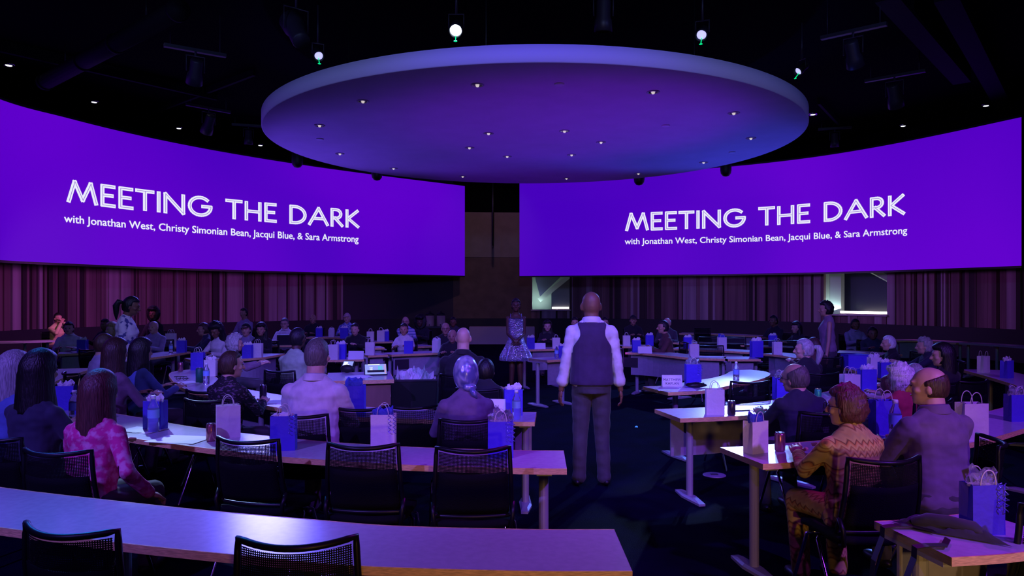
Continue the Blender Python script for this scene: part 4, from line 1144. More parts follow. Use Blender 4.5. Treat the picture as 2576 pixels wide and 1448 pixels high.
def card(px, py, label, txt=None, w_=0.24, h_=0.115, rz=0.0, z=TZ):
    t = thing('tent_name_card', label, 'name card', P(px, py, z), rz)
    g = MB()
    for s_ in (-1, 1):
        g.rings([[Vector((x, s_ * 0.040, 0.0)), Vector((x, s_ * 0.043, 0.0)), Vector((x, s_ * 0.002, h_)), Vector((x, s_ * 0.0, h_ - 0.002))] for x in (-w_ / 2, w_ / 2)])
    g.build('folded_card', [M_paper], t)
    if txt:
        al = math.atan2(0.042, h_)
        mtx = Matrix.Translation((0, -0.026, h_ * 0.55)) @ Matrix.Rotation(PI / 2 - al, 4, 'X')
        mtx = Matrix.Translation((0, -0.0235, h_ * 0.50)) @ Matrix.Rotation(PI / 2 - al, 4, 'X')
        text_mesh(txt, 0.040, M_ink, t, mtx)
    return t
M_scrn = mat('device_screen_glow', (0.02, 0.02, 0.02), 0.2, emit=(0.30, 0.35, 0.95), es=1.0)
M_white_g = mat('white_screen_glow', (0.02, 0.02, 0.02), 0.2, emit=(0.9, 0.95, 1.0), es=1.1)
M_cyan_g = mat('cyan_screen_glow', (0.02, 0.02, 0.02), 0.2, emit=(0.05, 0.65, 0.75), es=1.0)
M_red_g = mat('coral_screen_glow', (0.02, 0.02, 0.02), 0.2, emit=(0.8, 0.3, 0.35), es=1.0)

# ------------------------------------------------------------------ tables, row by row
table('long curved table nearest the camera, its tan edge along the bottom left', [(-420, 1262), (-200, 1298), (0, 1326), (303, 1365), (613, 1397), (888, 1422), (1300, 1435), (1591, 1436)], 0.48, None, 4)
table('long curved table carrying four gift bags, second row left of the aisle', [(-80, 1022), (150, 1064), (325, 1100), (545, 1130), (705, 1148), (813, 1156), (1005, 1168), (1293, 1177), (1426, 1178.5)], 0.50, None, 4)
table('curved table with a rounded left end, third row left of the aisle', [(432, 930), (427, 948), (477, 982), (670, 1020), (850, 1045), (1050, 1054), (1274, 1060), (1345, 1061)], 0.50, 'far', 4, round_end='left')
table('table corner in the bottom right holding a jacket and a blue bag', [(2394, 1402), (2553, 1391), (2720, 1366)], 0.46, 'far', 2)
table('table in front of the woman in the zigzag sweater', [(1919, 1167), (2010, 1161), (2250, 1140), (2450, 1112), (2576, 1078), (2750, 1025)], 0.50, None, 3)
table('brightly lit table right of the standing man holding a plain bag and can', [(1711, 1052), (1881, 1044), (2050, 1024), (2186, 1001), (2225, 989)], 0.50, 'far', 3)
table('table with the Matthew Kaplan card and a rounded right end', [(1681, 986.6), (1777, 981), (1836, 969), (1900, 957), (1935, 944), (1938, 931)], 0.52, None, 3, round_end='right')
table('table with its long panel and cable hatch facing the camera, right of the vest man', [(1573, 886), (1634, 889), (1733, 899), (1824, 902)], 0.5, 'near', 3, vent=0.06)
table('short table with its panel facing the camera beside the rounded end', [(1831, 903), (1914, 903)], 0.5, 'near', 2)
table('small paneled table just left of the standing man, below his elbow', [(1377, 906), (1440, 902)], 0.5, 'near', 2)
table('small table right of the silver dress woman holding a name card', [(1330, 879), (1412, 877)], 0.5, 'near', 2)
table('small far table right of the vest man under the white bag pair', [(1565, 871), (1640, 871)], 0.5, None, 2)
table('far table behind the hatch table, empty chair backs along its front', [(1686, 876), (1760, 879), (1885, 885)], 0.5, 'near', 2)
table('far narrow table between two rows of empty chairs on the right', [(1690, 861), (1790, 864), (1872, 868)], 0.5, None, 2)
table('farthest right table with a pale lilac panel under the slatted wall', [(1708, 838), (1800, 840), (1907, 845)], 0.5, 'near', 3)
table('paneled table left of the ponytail woman head, a plain bag on it', [(1918, 889), (1960, 893), (2002, 900)], 0.5, 'near', 2)
table('far table in front of the two dark-dressed people near the slatted wall', [(1909, 872), (1996, 874)], 0.5, None, 2)
table('table with its end panel toward the aisle and a blue box on it', [(2104, 918), (2155, 933), (2230, 955)], 0.5, 'near', 2)
table('far table with open papers in front of the man in pale blue shirt', [(2106, 885), (2160, 887), (2205, 892)], 0.5, 'near', 2)
table('long outer table curving toward the camera at the right edge', [(2416, 928), (2529, 960), (2620, 994)], 0.55, 'far', 3)
table('long thin counter along the right wall', [(2412, 862), (2490, 866), (2620, 875)], 0.45, None, 3, dark=True)
table('far right table with lilac panel behind the grey-haired heads', [(2256, 856), (2330, 857), (2405, 862)], 0.5, 'near', 3)
table('outer left table behind the dark-jacketed person head', [(95, 985), (155, 952), (238, 925)], 0.55, 'far', 3)
table('dark counter along the left wall crossing the woman in yellow', [(-60, 861), (60, 859), (140, 856)], 0.45, None, 3, dark=True)
table('paneled table in front of the man in white shirt at far left', [(146, 890), (200, 888), (246, 884)], 0.5, 'near', 2)
table('table with a water bottle at its end below the floral blouse', [(372, 900), (420, 894), (480, 884)], 0.5, None, 2)
table('small paneled table in front of the man in the lilac shirt', [(374, 874), (455, 871)], 0.5, 'near', 2)
table('table in front of the woman with the huge dark hair', [(484, 906), (522, 904), (560, 901)], 0.5, None, 2)
table('curved table with blue and white bags, its panel facing the camera, left half', [(596, 903), (655, 899), (716, 889)], 0.5, 'near', 2)
table('small far table with an open laptop', [(672, 869), (742, 868)], 0.5, None, 2)
table('table behind the control desk holding two blue bags and a name card', [(795, 905), (860, 905), (916, 903)], 0.5, None, 2)
table('short paneled table right of the silver bag box behind the control desk', [(926, 894), (976, 892)], 0.5, 'near', 2)
table('wide paneled table behind the bin of tissue paper', [(985, 892), (1050, 889), (1136, 886)], 0.5, 'near', 3, vent=0.30)
table('far table under the two white bags near the dark wall', [(912, 860), (990, 859)], 0.5, None, 2)
table('low-looking far table directly below the two white bags', [(928, 875), (968, 874)], 0.5, 'near', 2)
table('far table between the woman in white and the pale gift bag', [(1050, 871), (1092, 869)], 0.5, 'near', 2)
table('far table under the blue bags with upright tissue', [(770, 848), (835, 848), (880, 852)], 0.5, None, 2)

# ------------------------------------------------------------------ people
C_white = cloth('white_shirt', (0.66, 0.60, 0.64)); C_dark = cloth('black', (0.012, 0.010, 0.016)); C_navy = cloth('navy', (0.025, 0.025, 0.06)); C_char = cloth('charcoal', (0.045, 0.038, 0.05))
C_purple = cloth('purple', (0.16, 0.10, 0.20)); C_mauve = cloth('mauve', (0.22, 0.13, 0.20)); C_trous = cloth('trousers', (0.055, 0.045, 0.06)); C_blue = cloth('blue', (0.10, 0.16, 0.45))
C_yellow = cloth('yellow', (0.55, 0.42, 0.20)); C_green = cloth('pale_green', (0.36, 0.52, 0.30)); C_lilac = cloth('lilac', (0.34, 0.28, 0.46)); C_red = cloth('red', (0.48, 0.04, 0.08)); C_brown = cloth('brown', (0.09, 0.035, 0.03)); C_pink = cloth('pink', (0.55, 0.34, 0.42))
def noisy(name, cols, scale, rough=0.8, metal=0.0, kind='noise', pos=(0.45, 0.55), bump=0.0, stretch=None, const=False, wave=None):
    m, nt, b = nodes_of(name)
    b.inputs['Roughness'].default_value = rough; b.inputs['Metallic'].default_value = metal
    tc = N(nt, 'ShaderNodeTexCoord'); src = tc.outputs['Object']
    if stretch:
        mp = N(nt, 'ShaderNodeMapping'); mp.inputs['Scale'].default_value = stretch; nt.links.new(src, mp.inputs[0]); src = mp.outputs[0]
    if kind == 'noise': n = N(nt, 'ShaderNodeTexNoise'); n.inputs['Scale'].default_value = scale; n.inputs['Detail'].default_value = 2; out = n.outputs[0]
    elif kind == 'voronoi': n = N(nt, 'ShaderNodeTexVoronoi'); n.inputs['Scale'].default_value = scale; out = n.outputs['Distance']
    elif kind == 'checker': n = N(nt, 'ShaderNodeTexChecker'); n.inputs['Scale'].default_value = scale; out = n.outputs['Fac']
    nt.links.new(src, n.inputs['Vector'])
    cr = N(nt, 'ShaderNodeValToRGB')
    if const: cr.color_ramp.interpolation = 'CONSTANT'
    els = cr.color_ramp.elements
    els[0].position, els[0].color = pos[0], (*cols[0], 1); els[1].position, els[1].color = pos[1], (*cols[1], 1)
    nt.links.new(out, cr.inputs[0]); nt.links.new(cr.outputs[0], b.inputs['Base Color'])
    if bump:
        bn = N(nt, 'ShaderNodeBump'); bn.inputs['Strength'].default_value = bump; bn.inputs['Distance'].default_value = 0.01; nt.links.new(out, bn.inputs['Height']); nt.links.new(bn.outputs[0], b.inputs['Normal'])
    return m
C_floral = noisy('floral_cloth', [(0.08, 0.08, 0.28), (0.72, 0.68, 0.72)], 11, pos=(0.36, 0.41))
C_magenta = noisy('magenta_blouse', [(0.85, 0.30, 0.5), (0.75, 0.03, 0.26)], 26, pos=(0.38, 0.55), bump=0.3)
C_squig = noisy('dark_scribble_cloth', [(0.16, 0.10, 0.16), (0.012, 0.010, 0.016)], 34, pos=(0.40, 0.43), stretch=(1, 1, 2.2))
C_plaid = noisy('plaid_cloth', [(0.10, 0.16, 0.45), (0.35, 0.42, 0.75)], 16, kind='checker', pos=(0.4, 0.6))
C_stripe = noisy('striped_cloth', [(0.20, 0.24, 0.5), (0.6, 0.6, 0.75)], 30, kind='checker', pos=(0.4, 0.6), stretch=(0.01, 0.01, 1))
C_sequin = noisy('silver_sequin_cloth', [(0.55, 0.5, 0.8), (0.85, 0.85, 1.0)], 90, rough=0.16, metal=0.95, kind='voronoi', pos=(0.2, 0.6), bump=0.9)
C_scarf = noisy('shiny_scarf', [(0.16, 0.18, 0.45), (0.62, 0.62, 0.85)], 14, rough=0.28, metal=0.35, pos=(0.42, 0.60), bump=1.0, stretch=(1, 1, 0.6))
# zigzag knit
C_zig, nt, b = nodes_of('zigzag_knit'); b.inputs['Roughness'].default_value = 0.9
tc = N(nt, 'ShaderNodeTexCoord'); sx = N(nt, 'ShaderNodeSeparateXYZ'); nt.links.new(tc.outputs['Object'], sx.inputs[0])
tri = mth('ABSOLUTE', mth('SUBTRACT', mth('FRACT', mth('MULTIPLY', mth('ADD', sx.outputs[0], mth('MULTIPLY', sx.outputs[1], 0.6)), 28.0)), 0.5))
zz = mth('ADD', sx.outputs[2], mth('MULTIPLY', tri, 0.05))
fr = mth('FRACT', mth('MULTIPLY', zz, 7.0))
cr = N(nt, 'ShaderNodeValToRGB'); cr.color_ramp.interpolation = 'LINEAR'
cols = [(0.0, (0.46, 0.34, 0.24)), (0.12, (0.50, 0.40, 0.30)), (0.20, (0.16, 0.06, 0.06)), (0.26, (0.46, 0.26, 0.15)), (0.34, (0.52, 0.42, 0.30)), (0.44, (0.30, 0.15, 0.10)), (0.50, (0.55, 0.45, 0.34)), (0.62, (0.50, 0.24, 0.15)), (0.68, (0.12, 0.05, 0.05)), (0.74, (0.52, 0.42, 0.30)), (0.9, (0.42, 0.34, 0.28))]
els = cr.color_ramp.elements
els[0].position, els[0].color = cols[0][0], (*cols[0][1], 1); els[1].position, els[1].color = 1.0, (0.46, 0.34, 0.24, 1)
cols = [(a_, (c_[0] * 1.05, c_[1], c_[2] * 0.42)) for a_, c_ in cols]; els[0].color = (*cols[0][1], 1); els[-1].color = (*cols[0][1], 1)
for p_, c_ in cols[1:]: e = els.new(p_); e.color = (*c_, 1)
nt.links.new(fr, cr.inputs[0]); nt.links.new(cr.outputs[0], b.inputs['Base Color'])

def PP(who, rest, px, py, d, face=0, **kw):
    st = kw.get('stand', False); sex = kw.get('sex', 'm')
    nm = ('standing_' if st else 'seated_') + ('man' if sex == 'm' else 'woman')
    kw.setdefault('trousers', C_trous); kw.setdefault('shirt', C_dark)
    return person('person', who + ' ' + rest, px, py, d, face=face, chlabel='black chair occupied by the ' + who, **kw)
W_ = dict(sex='w')
# --- nearest rows
PP('man with grey-brown hair in white shirt', 'seen from behind, centre left', 798, 850, 5.6, -4, fat=1.22, lod=0, hair='short', hcol='darkgrey', shirt=C_white, pose='table', collar=True, yaw=-14, lean=0.10, skin='light')
PP('woman in pearly headscarf', 'and plum sweater, seen from behind left of the aisle', 1172, 897, 5.35, 8, fat=1.28, lod=0, hair='scarf', hmat=C_scarf, shirt=C_purple, lean=0.04, **W_)
PP('auburn-haired woman in magenta blouse', 'seated at the left with one arm down', 252, 935, 4.35, -8, lod=0, hair='long', hcol='auburn', shirt=C_magenta, pose='armdown', sleeve='long', skin='light', **W_)
PP('person in navy jacket with rounded black hair', 'seen from behind at far left', 103, 884, 4.7, -14, fat=1.15, lod=0, hair='bob', hcol='black', shirt=C_navy, lean=0.05, skin='tan', **W_)
PP('woman with wavy silver hair and blue top', 'cut by the left frame edge', 38, 886, 5.2, -25, lod=1, hair='long', hcol='grey', shirt=C_blue, **W_)
PP('red-haired woman in zigzag knit sweater', 'looking left, lower right', 2132, 968, 4.15, 8, fat=1.15, lod=0, hair='messy', hcol='auburn', shirt=C_zig, yaw=38, lean=0.05, collar=False, glasses=True, trousers=C_zig, hmat=HR['auburn'], **W_)
PP('big bald man in purple shirt', 'with dark hair at the back, looking left', 2340, 917, 4.45, 10, fat=1.3, lod=0, hair='balding', hcol='brown', shirt=C_purple, yaw=50, lean=0.06, collar=True, chrz=72)
PP('man with thinning grey hair in dark jacket', 'leaning left at the lit table', 2003, 909, 5.7, 12, fat=1.1, lod=0, hair='sidebald', hcol='darkgrey', shirt=C_navy, yaw=30, tilt=-6, lean=0.08, glasses=True)
PP('woman with curly white hair and red top', 'left of the big bald man', 2262, 918, 6.25, 20, lod=1, hair='curly', hcol='white', shirt=C_red, yaw=15, **W_)
PP('person in pink top with reddish hair', 'half hidden beside the curly white hair', 2236, 943, 6.9, 15, lod=1, hair='short', hcol='auburn', shirt=C_pink, **W_)
PP('grey ponytail woman', 'in black, right of centre aisle', 2025, 851, 8.35, 10, lod=0, hair='pony', hcol='grey', shirt=C_dark, yaw=60, **W_)
PP('woman with long black hair in profile', 'behind the big bald man', 2372, 864, 7.6, 20, lod=1, hair='long', hcol='black', shirt=C_dark, yaw=50, **W_)
# --- left middle
PP('dark bob woman in brown top', 'left of the matching dark bob, behind the magenta blouse', 293, 853, 6.8, -22, lod=1, hair='bob', hcol='brown', shirt=C_mauve, **W_)
PP('dark bob woman in blue-violet top', 'beside the other dark bob head', 357, 853, 7.4, -28, lod=1, hair='bob', hcol='black', shirt=C_blue, **W_)
PP('short-haired person in dark scribble print', 'turned right near the rounded table end', 580, 881, 6.3, -12, lod=0, hair='short', hcol='brown', shirt=C_squig, yaw=-38, **W_)
PP('dark-haired person in pale blue top', 'left of the two dark bobs', 263, 838, 8.3, -40, lod=1, hair='short', hcol='brown', shirt=C_lilac)
PP('woman in pale green jacket with blue headband', 'seated left of the white shirt man', 749, 824, 8.6, -20, lod=0, hair='short', hcol='black', shirt=C_green, skin='dark', fat=1.3, yaw=-10, **W_)
PP('bald man in black', 'seen from behind beyond the pearly headscarf', 1166, 823, 8.2, -4, lod=0, hair=None, shirt=C_dark, fat=1.35, skin='light', collar=True)
PP('dark-haired person turned away', 'between the bald man in black and the aisle', 1222, 901, 7.0, -10, lod=1, hair='short', hcol='black', shirt=C_dark, **W_)
# --- standing
PP('standing bald man in grey vest', 'white rolled sleeves, seen from behind in the aisle', 1487, 733, 6.76, 0, stand=True, lod=0, hair=None, skin='brown', shirt=C_white, sleeve='rolled', extra='vest', collar=True, pose='side', fat=1.08, lean=0.0, yaw=6, hsc=1.1)
PP('standing woman in shiny silver dress', 'hands clasped, facing the camera in the gap', 1298, 750, 13.2, 180, stand=True, lod=0, hair='bun', hcol='black', skin='dark', shirt=None, trousers=None, dress=C_sequin, pose='clasp', lean=0, **W_)
PP('standing woman in white floral blouse', 'with dark ponytail, facing right', 330, 744, 9.4, -75, stand=True, lod=0, hair='pony', hcol='black', shirt=C_floral, pose='lap' if False else 'clasp', fat=1.25, sleeve='long', lean=0.04, nod=12, skin='brown', **W_)
PP('standing woman with short dark hair', 'sleeveless, facing left under the wide window', 2077, 757, 11.6, 75, stand=True, lod=1, hair='messy', hcol='black', shirt=C_mauve, sleeve='none', pose='side', lean=0.0, skin='tan', **W_)
PP('standing man with dark hair in violet shirt', 'against the slatted wall left of centre', 613, 774, 18.6, 160, stand=False, lod=2, hair='short', shirt=C_lilac, skin='tan')
# --- far left
PP('woman in yellow top with hands at her face', 'by the left wall counter', 146, 786, 17.0, -120, lod=1, hair='short', hcol='black', shirt=C_yellow, pose='hands_face', skin='tan', **W_)
PP('man in white shirt and dark tie', 'at the far left table', 173, 808, 13.6, -160, lod=1, hair='short', shirt=C_white, pose='table', collar=True, skin='light')
PP('blond woman', 'partly behind the floral blouse', 281, 811, 12.8, 150, lod=2, hair='bob', hcol='blond', shirt=C_mauve, **W_)
PP('dark-haired man', 'in shadow behind the blond woman', 264, 801, 15.5, 170, lod=2, hair='short', shirt=C_dark, skin='brown')
PP('person with round afro hair in black', 'against the left slatted wall', 385, 775, 17.0, 180, lod=1, hair='afro', shirt=C_dark, skin='brown', **W_)
PP('bald man in lilac shirt', 'facing the camera below the afro', 386, 807, 13.7, 175, lod=1, hair=None, shirt=C_lilac, skin='light')
PP('brown-haired man in navy jacket', 'turned left beside the huge dark hair', 512, 811, 13.6, 120, lod=1, hair='short', hcol='brown', shirt=C_navy, skin='tan', lean=0.1)
PP('woman with huge dark hair and white sleeves', 'leaning over her table', 543, 812, 12.4, 165, lod=1, hair='big', hcol='black', shirt=C_white, pose='table', nod=20, lean=0.12, skin='brown', **W_)
PP('woman with curly grey hair', 'looking right above the scribble print', 592, 842, 10.2, -60, lod=1, hair='curly', hcol='grey', shirt=C_mauve, **W_)
PP('man in black cap and lilac shirt', 'left of the red-lit face', 619, 812, 13.6, 180, lod=1, hair='cap', hmat=C_dark, shirt=C_lilac, skin='light')
PP('dark-haired woman with red-lit face', 'dressed in black', 657, 812, 13.3, 178, lod=1, hair='bob', hcol='black', shirt=C_dark, skin='tan', **W_)
PP('man with glasses in pale shirt', 'sitting at the laptop', 716, 799, 15.6, 180, lod=1, hair='short', hcol='darkgrey', shirt=C_white, collar=True, glasses=True)
PP('bald man in black against the slats', 'right of the laptop man', 787, 790, 18.7, 180, lod=1, hair=None, shirt=C_dark, skin='tan')
PP('bearded man in pale cap and blue plaid shirt', 'by the dark wall', 873, 787, 18.7, 180, lod=1, hair='cap', hmat=C_pink, shirt=C_plaid, skin='light')
PP('person in black cap', 'right of the plaid shirt', 893, 812, 14.6, 175, lod=2, hair='short', shirt=C_dark, skin='light')
PP('bald man with glasses and hand at chin', 'facing the camera, in pale shirt', 1020, 796, 17.0, 180, lod=1, hair=None, shirt=C_stripe, glasses=True, pose='chin')
PP('dark-haired woman in white blouse', 'in front of the bald man with hand at chin', 1016, 812, 14.0, 180, lod=1, hair='short', shirt=C_white, sleeve='short', skin='tan', **W_)
PP('person with dark afro in black', 'right of the white blouse woman', 1057, 796, 17.4, 170, lod=1, hair='afro', shirt=C_dark, skin='dark')
PP('bald man with glasses in black', 'beside the bald head seen from behind', 1121, 811, 14.0, 185, lod=1, hair=None, shirt=C_dark, glasses=True, skin='tan')
PP('dark-haired man in dark clothes', 'behind the bald man with glasses, near the gap', 1140, 797, 18.4, 180, lod=2, hair='short', shirt=C_char, skin='brown')
PP('man with reddish face', 'half hidden behind the back of the bald head', 1138, 826, 12.5, 175, lod=2, hair='balding', hcol='darkgrey', shirt=C_dark, skin='tan', fat=1.0)
# --- far right
PP('dark-haired woman in pale scarf', 'below the small lit window', 1377, 806, 16.0, 180, lod=1, hair='bob', hcol='black', shirt=C_dark, **W_)
PP('dark-haired person', 'showing past the left shoulder of the vest man', 1446, 797, 17.0, 180, lod=2, hair='short', shirt=C_lilac)
PP('dark-haired man', 'showing past the right shoulder of the vest man', 1522, 797, 17.4, 180, lod=2, hair='short', shirt=C_dark)
PP('bearded man in black cap', 'far right of the vest man against the slats', 1593, 792, 18.0, 180, lod=1, hair='cap', hmat=C_dark, shirt=C_dark, skin='tan')
PP('person with short dark hair in brown sweater', 'in profile reaching left', 1668, 805, 13.2, 95, lod=0, hair='short', shirt=C_brown, pose='reach', lean=0.1, skin='tan', **W_)
PP('balding man', 'just behind the brown sweater head', 1678, 797, 16.0, 160, lod=2, hair='balding', hcol='grey', shirt=C_char)
PP('man in black turned left', 'right of the blue tissue bag by the slats', 1946, 792, 16.5, 120, lod=1, hair='short', shirt=C_dark, skin='brown')
PP('woman with long dark hair looking left', 'beside the man in black turned left', 2003, 809, 15.0, 110, lod=1, hair='long', shirt=C_dark, skin='tan', **W_)
PP('dark-haired man in pale blue shirt', 'under the wide lit window', 2152, 801, 15.6, 180, lod=1, hair='short', shirt=C_lilac, skin='brown', collar=True)
PP('dark-haired person in navy', 'right of the pale blue shirt', 2195, 821, 13.6, 165, lod=2, hair='short', shirt=C_navy, skin='brown')
PP('grey-haired woman in black jacket', 'in profile leaning left on her table', 2235, 843, 11.0, 80, lod=1, hair='short', hcol='white', shirt=C_dark, lean=0.1, **W_)
PP('grey-haired man with glasses', 'beyond the long black hair', 2325, 848, 10.4, 75, lod=1, hair='messy', hcol='grey', shirt=C_navy, skin='light')
PP('man with reddish-brown hair', 'behind the standing sleeveless woman', 2046, 848, 10.4, 20, lod=2, hair='short', hcol='brown', shirt=C_brown)
PP('person with grey-lilac hair', 'showing between curly white hair and bald head', 2301, 913, 7.5, 15, lod=2, hair='short', hcol='grey', shirt=C_mauve, **W_)

for x, y, rz, lab in CH:
    chair(x, y, rz, lab)
# ------------------------------------------------------------------ empty chairs
def EC(px, d, rz, label):
    r_ = math.radians(rz); x = (px - 1288) / F * d
    chair(x - 0.29 * math.sin(r_), d + 0.29 * math.cos(r_), r_, label)
EC(612, 4.30, -14, 'empty black mesh chair just left of the small can, second row')
EC(908, 4.14, -4, 'empty black mesh chair at the second row, middle of its three')
EC(1190, 4.05, 3, 'empty black mesh chair at the second row, closest to the aisle')
EC(152, 2.64, -14, 'black chair back cut by the bottom edge, near the left corner')
EC(740, 2.52, 3, 'black chair back cut by the bottom edge, left of centre')
EC(905, 5.5, 3, 'empty black chair right of the white shirt man, behind a white bag')
EC(1034, 5.6, 2, 'empty black chair back between the white shirt man and the headscarf')
EC(505, 6.5, -20, 'empty black chair left of the scribble print person')
EC(1893, 7.2, 10, 'empty black chair at the table with the rounded right end')
EC(2705, 2.95, 8, 'dark chair back poking in at the right frame edge')
EC(1787, 12.4, 178, 'empty black chair behind the hatch table')
EC(1848, 14.9, 178, 'empty far chair right of the bag with blue tissue')
EC(1780, 15.0, 180, 'empty far chair left of the bag with blue tissue')
EC(1766, 19.0, 180, 'farthest empty chair in front of the lilac panel, right side')
EC(217, 11.5, -20, 'empty dark chair in front of the far left paneled table')
EC(1924, 13.8, 178, 'empty far chair left of the plain bag near the ponytail woman')
EC(1986, 13.8, 178, 'empty far chair right of the plain bag near the ponytail woman')
EC(2420, 9.4, 60, 'empty dark chair at the outer right table')

# ------------------------------------------------------------------ gift bags
bag(391, 1078, 'blue gift bag with pointed white tissue behind the large water bottle', 'bt', 1.0, -0.15)
bag(574, 1098, 'white gift bag with two tall handles right of the small can', 'w', 1.06, 0.45)
bag(714, 1130, 'blue gift bag with curled ribbon behind the leftmost empty chair', 'bh', 1.05, 0.12)
bag(965, 1126, 'white gift bag with blue tissue and ribbon over the middle empty chair', 'wr', 1.05, 0.02)
bag(1259, 1148, 'blue gift bag with white tissue over the chair closest to the aisle', 'bc', 1.05, 0.05)
bag(1291, 1043, 'blue gift bag with white tissue and bottle on the third row table end', 'bt', 1.02, 0.1)
bag(891, 1046, 'large blue gift bag under the elbow of the white shirt man', 'bb', 1.2, 0.05)
bag(1798, 1041, 'plain white gift bag with two handles on the brightly lit table', 'w', 1.0, -0.12)
bag(1901, 1137, 'white gift bag with folded blue tissue on the zigzag woman table', 'wb', 0.95, 0.5)
bag(2470, 1338, 'blue gift bag with white tissue in the bottom right corner', 'bc', 0.98, 0.1)
bag(2444, 1105, 'white gift bag with two handles behind the big bald man', 'w', 1.2, 0.1)
bag(2556, 1058, 'blue gift bag with pale tissue at the right frame edge', 'bc', 1.0, 0.1)
bag(2222, 1090, 'blue gift bag between the zigzag sweater and the big bald man', 'b', 1.15, 0.1)
bag(1966, 1003, 'blue cellophane-topped bag left of the thinning grey hair man', 'bc', 1.0, 0.2)
bag(1743, 969, 'dark blue gift bag with clear cellophane beside the Matthew Kaplan card', 'bc', 1.12, 0.0)
bag(166, 1030, 'blue gift bag behind the person in the navy jacket', 'bt', 1.0, 0.2)
bag(498, 930, 'tall dark blue gift bag on the rounded table end', 'b', 1.1, 0.1)
bag(530, 945, 'pale gift bag beside the green cup on the rounded table end', 'wt', 0.95, 0.1)
bag(1746, 898, 'white gift bag with narrow top on the hatch table', 'w', 1.0, 0.0)
bag(1601, 885, 'blue gift bag with white tissue at the left end of the hatch table', 'bt', 1.0, 0.0)
bag(1816, 878, 'white gift bag with bright blue tissue on the far right table', 'wb', 1.05, 0.0)
bag(1730, 876, 'blue gift bag left of the narrow white bag, one table back', 'bt', 1.0, 0.0)
bag(1399, 876, 'pale gift bag just left of the elbow of the vest man', 'w', 0.95, 0.1)
bag(1416, 899, 'blue gift bag touching the left sleeve of the vest man in view', 'bt', 0.9, 0.0)
bag(1335, 877, 'blue gift bag with pale tissue right of the silver dress', 'bt', 1.0, 0.0)
bag(1576, 869, 'white gift bag right of the vest man shoulder', 'w', 0.95, 0.0)
bag(1634, 869, 'blue gift bag with white tissue behind the brown sweater reach', 'bt', 1.0, 0.0)
bag(1955, 891, 'plain lilac-lit white bag left of the grey ponytail head', 'w', 1.0, 0.0)
bag(1944, 870, 'blue gift bag with tissue in front of the man in black', 'bt', 1.0, 0.0)
bag(1903, 898, 'wide blue gift bag with crumpled tissue above the rounded right end', 'bt', 1.25, 0.1)
bag(2138, 1001, 'pale gift bag just above the head of the zigzag sweater woman', 'w', 1.1, 0.1)
bag(2181, 984, 'blue gift bag with white tissue beside the bright papers', 'bt', 1.1, 0.1)
bag(2199, 940, 'white gift bag among the cluster beside the blue box', 'wt', 1.0, 0.1)
bag(2225, 950, 'small blue gift bag, rearmost of the cluster near the blue box', 'bt', 0.9, 0.1)
bag(2474, 936, 'lilac-lit white bag with tall handles on the outer right table', 'w', 1.0, 0.5)
bag(2533, 950, 'blue gift bag with round tissue on the outer right table', 'bt', 1.0, 0.5)
bag(623, 900, 'blue gift bag left of a white one on the curved paneled table', 'bt', 1.0, 0.0)
bag(648, 898, 'white gift bag with handles on the curved paneled table', 'w', 1.05, 0.0)
bag(803, 847, 'blue gift bag with upright white tissue above the white shirt man', 'bt', 1.0, 0.0)
bag(834, 848, 'pale box-shaped bag right of the upright tissue bag', 'wt', 0.9, 0.0)
bag(866, 851, 'blue gift bag with lilac tissue below the plaid shirt', 'bt', 1.15, 0.0)
bag(857, 902, 'blue gift bag with white tissue behind the white shirt man ear', 'bt', 1.1, 0.0)
bag(838, 904, 'white gift bag partly hidden by the ear of the white shirt man', 'w', 1.1, 0.0)
bag(931, 892, 'white gift bag on the short table behind the control desk', 'w', 1.0, 0.0)
bag(932, 858, 'white gift bag near the dark wall, the left one of two', 'w', 1.0, 0.0)
bag(958, 858, 'pale gift bag near the dark wall, the right one of two', 'w', 1.1, 0.1)
bag(970, 857, 'blue gift bag with puffed tissue just behind the pale pair', 'bt', 1.0, 0.0)
bag(1098, 886, 'pale gift bag with tall white tissue left of the bald head', 'wt', 1.0, 0.0)
bag(1028, 888, 'blue gift bag in front of the woman in the white blouse', 'b', 1.0, 0.0)
bag(208, 886, 'blue gift bag with tissue at the far left paneled table', 'bt', 1.05, 0.0)
bag(394, 871, 'narrow cream bag in front of the lilac shirt', 'w', 0.85, 0.9)
bag(457, 886, 'blue gift bag with pointed tissue beyond the water bottle', 'bt', 1.0, 0.0)
o = bag(0, 0, 'tall pale bag on the left wall side, beyond the bald lilac man', 'w', 1.2, 0.0, pos=P(1, 870))
bpy.data.objects.remove(o) if False else None
o.location = P(430, 871)

# ------------------------------------------------------------------ cups, cans, bottles, cards, papers
can(531, 1109, 'shiny reddish drink can left of the white bag with tall handles')
can(1840, 1044, 'dark drink can right of the plain bag on the brightly lit table', M_cando)
can(1962, 1134, 'reddish drink can beside the bag with folded blue tissue', M_can)
can(2058, 1020, 'tall green drink can right of the thinning grey hair man', M_cang, h=0.155, r=0.03)
can(454, 934, 'pinkish drink can on the rounded table end', M_can)
can(662, 1017, 'tall dark can left of the white shirt man', M_cando, h=0.18, r=0.032)
can(502, 962, 'dark green paper cup on the rounded table end', mat('green_cup', (0.01, 0.12, 0.09), 0.5), h=0.17, r=0.042, name='paper_cup', cat='cup')
bottle(386, 1086, 'large clear water bottle in front of the pointed tissue bag', 1.25)
bottle(187, 1063, 'clear water bottle left of the auburn hair', 1.2)
bottle(519, 965, 'clear water bottle right of the green cup', 1.1)
bottle(430, 889, 'small clear water bottle in front of the lilac shirt man table', 1.0)
bottle(1852, 961, 'clear water bottle against the short paneled table', 1.1)
bottle(1299, 1054, 'clear water bottle in front of the third row end bag', 1.1)
bottle(2252, 1105, 'clear water bottle beside the blue bag near the big bald man', 1.3)
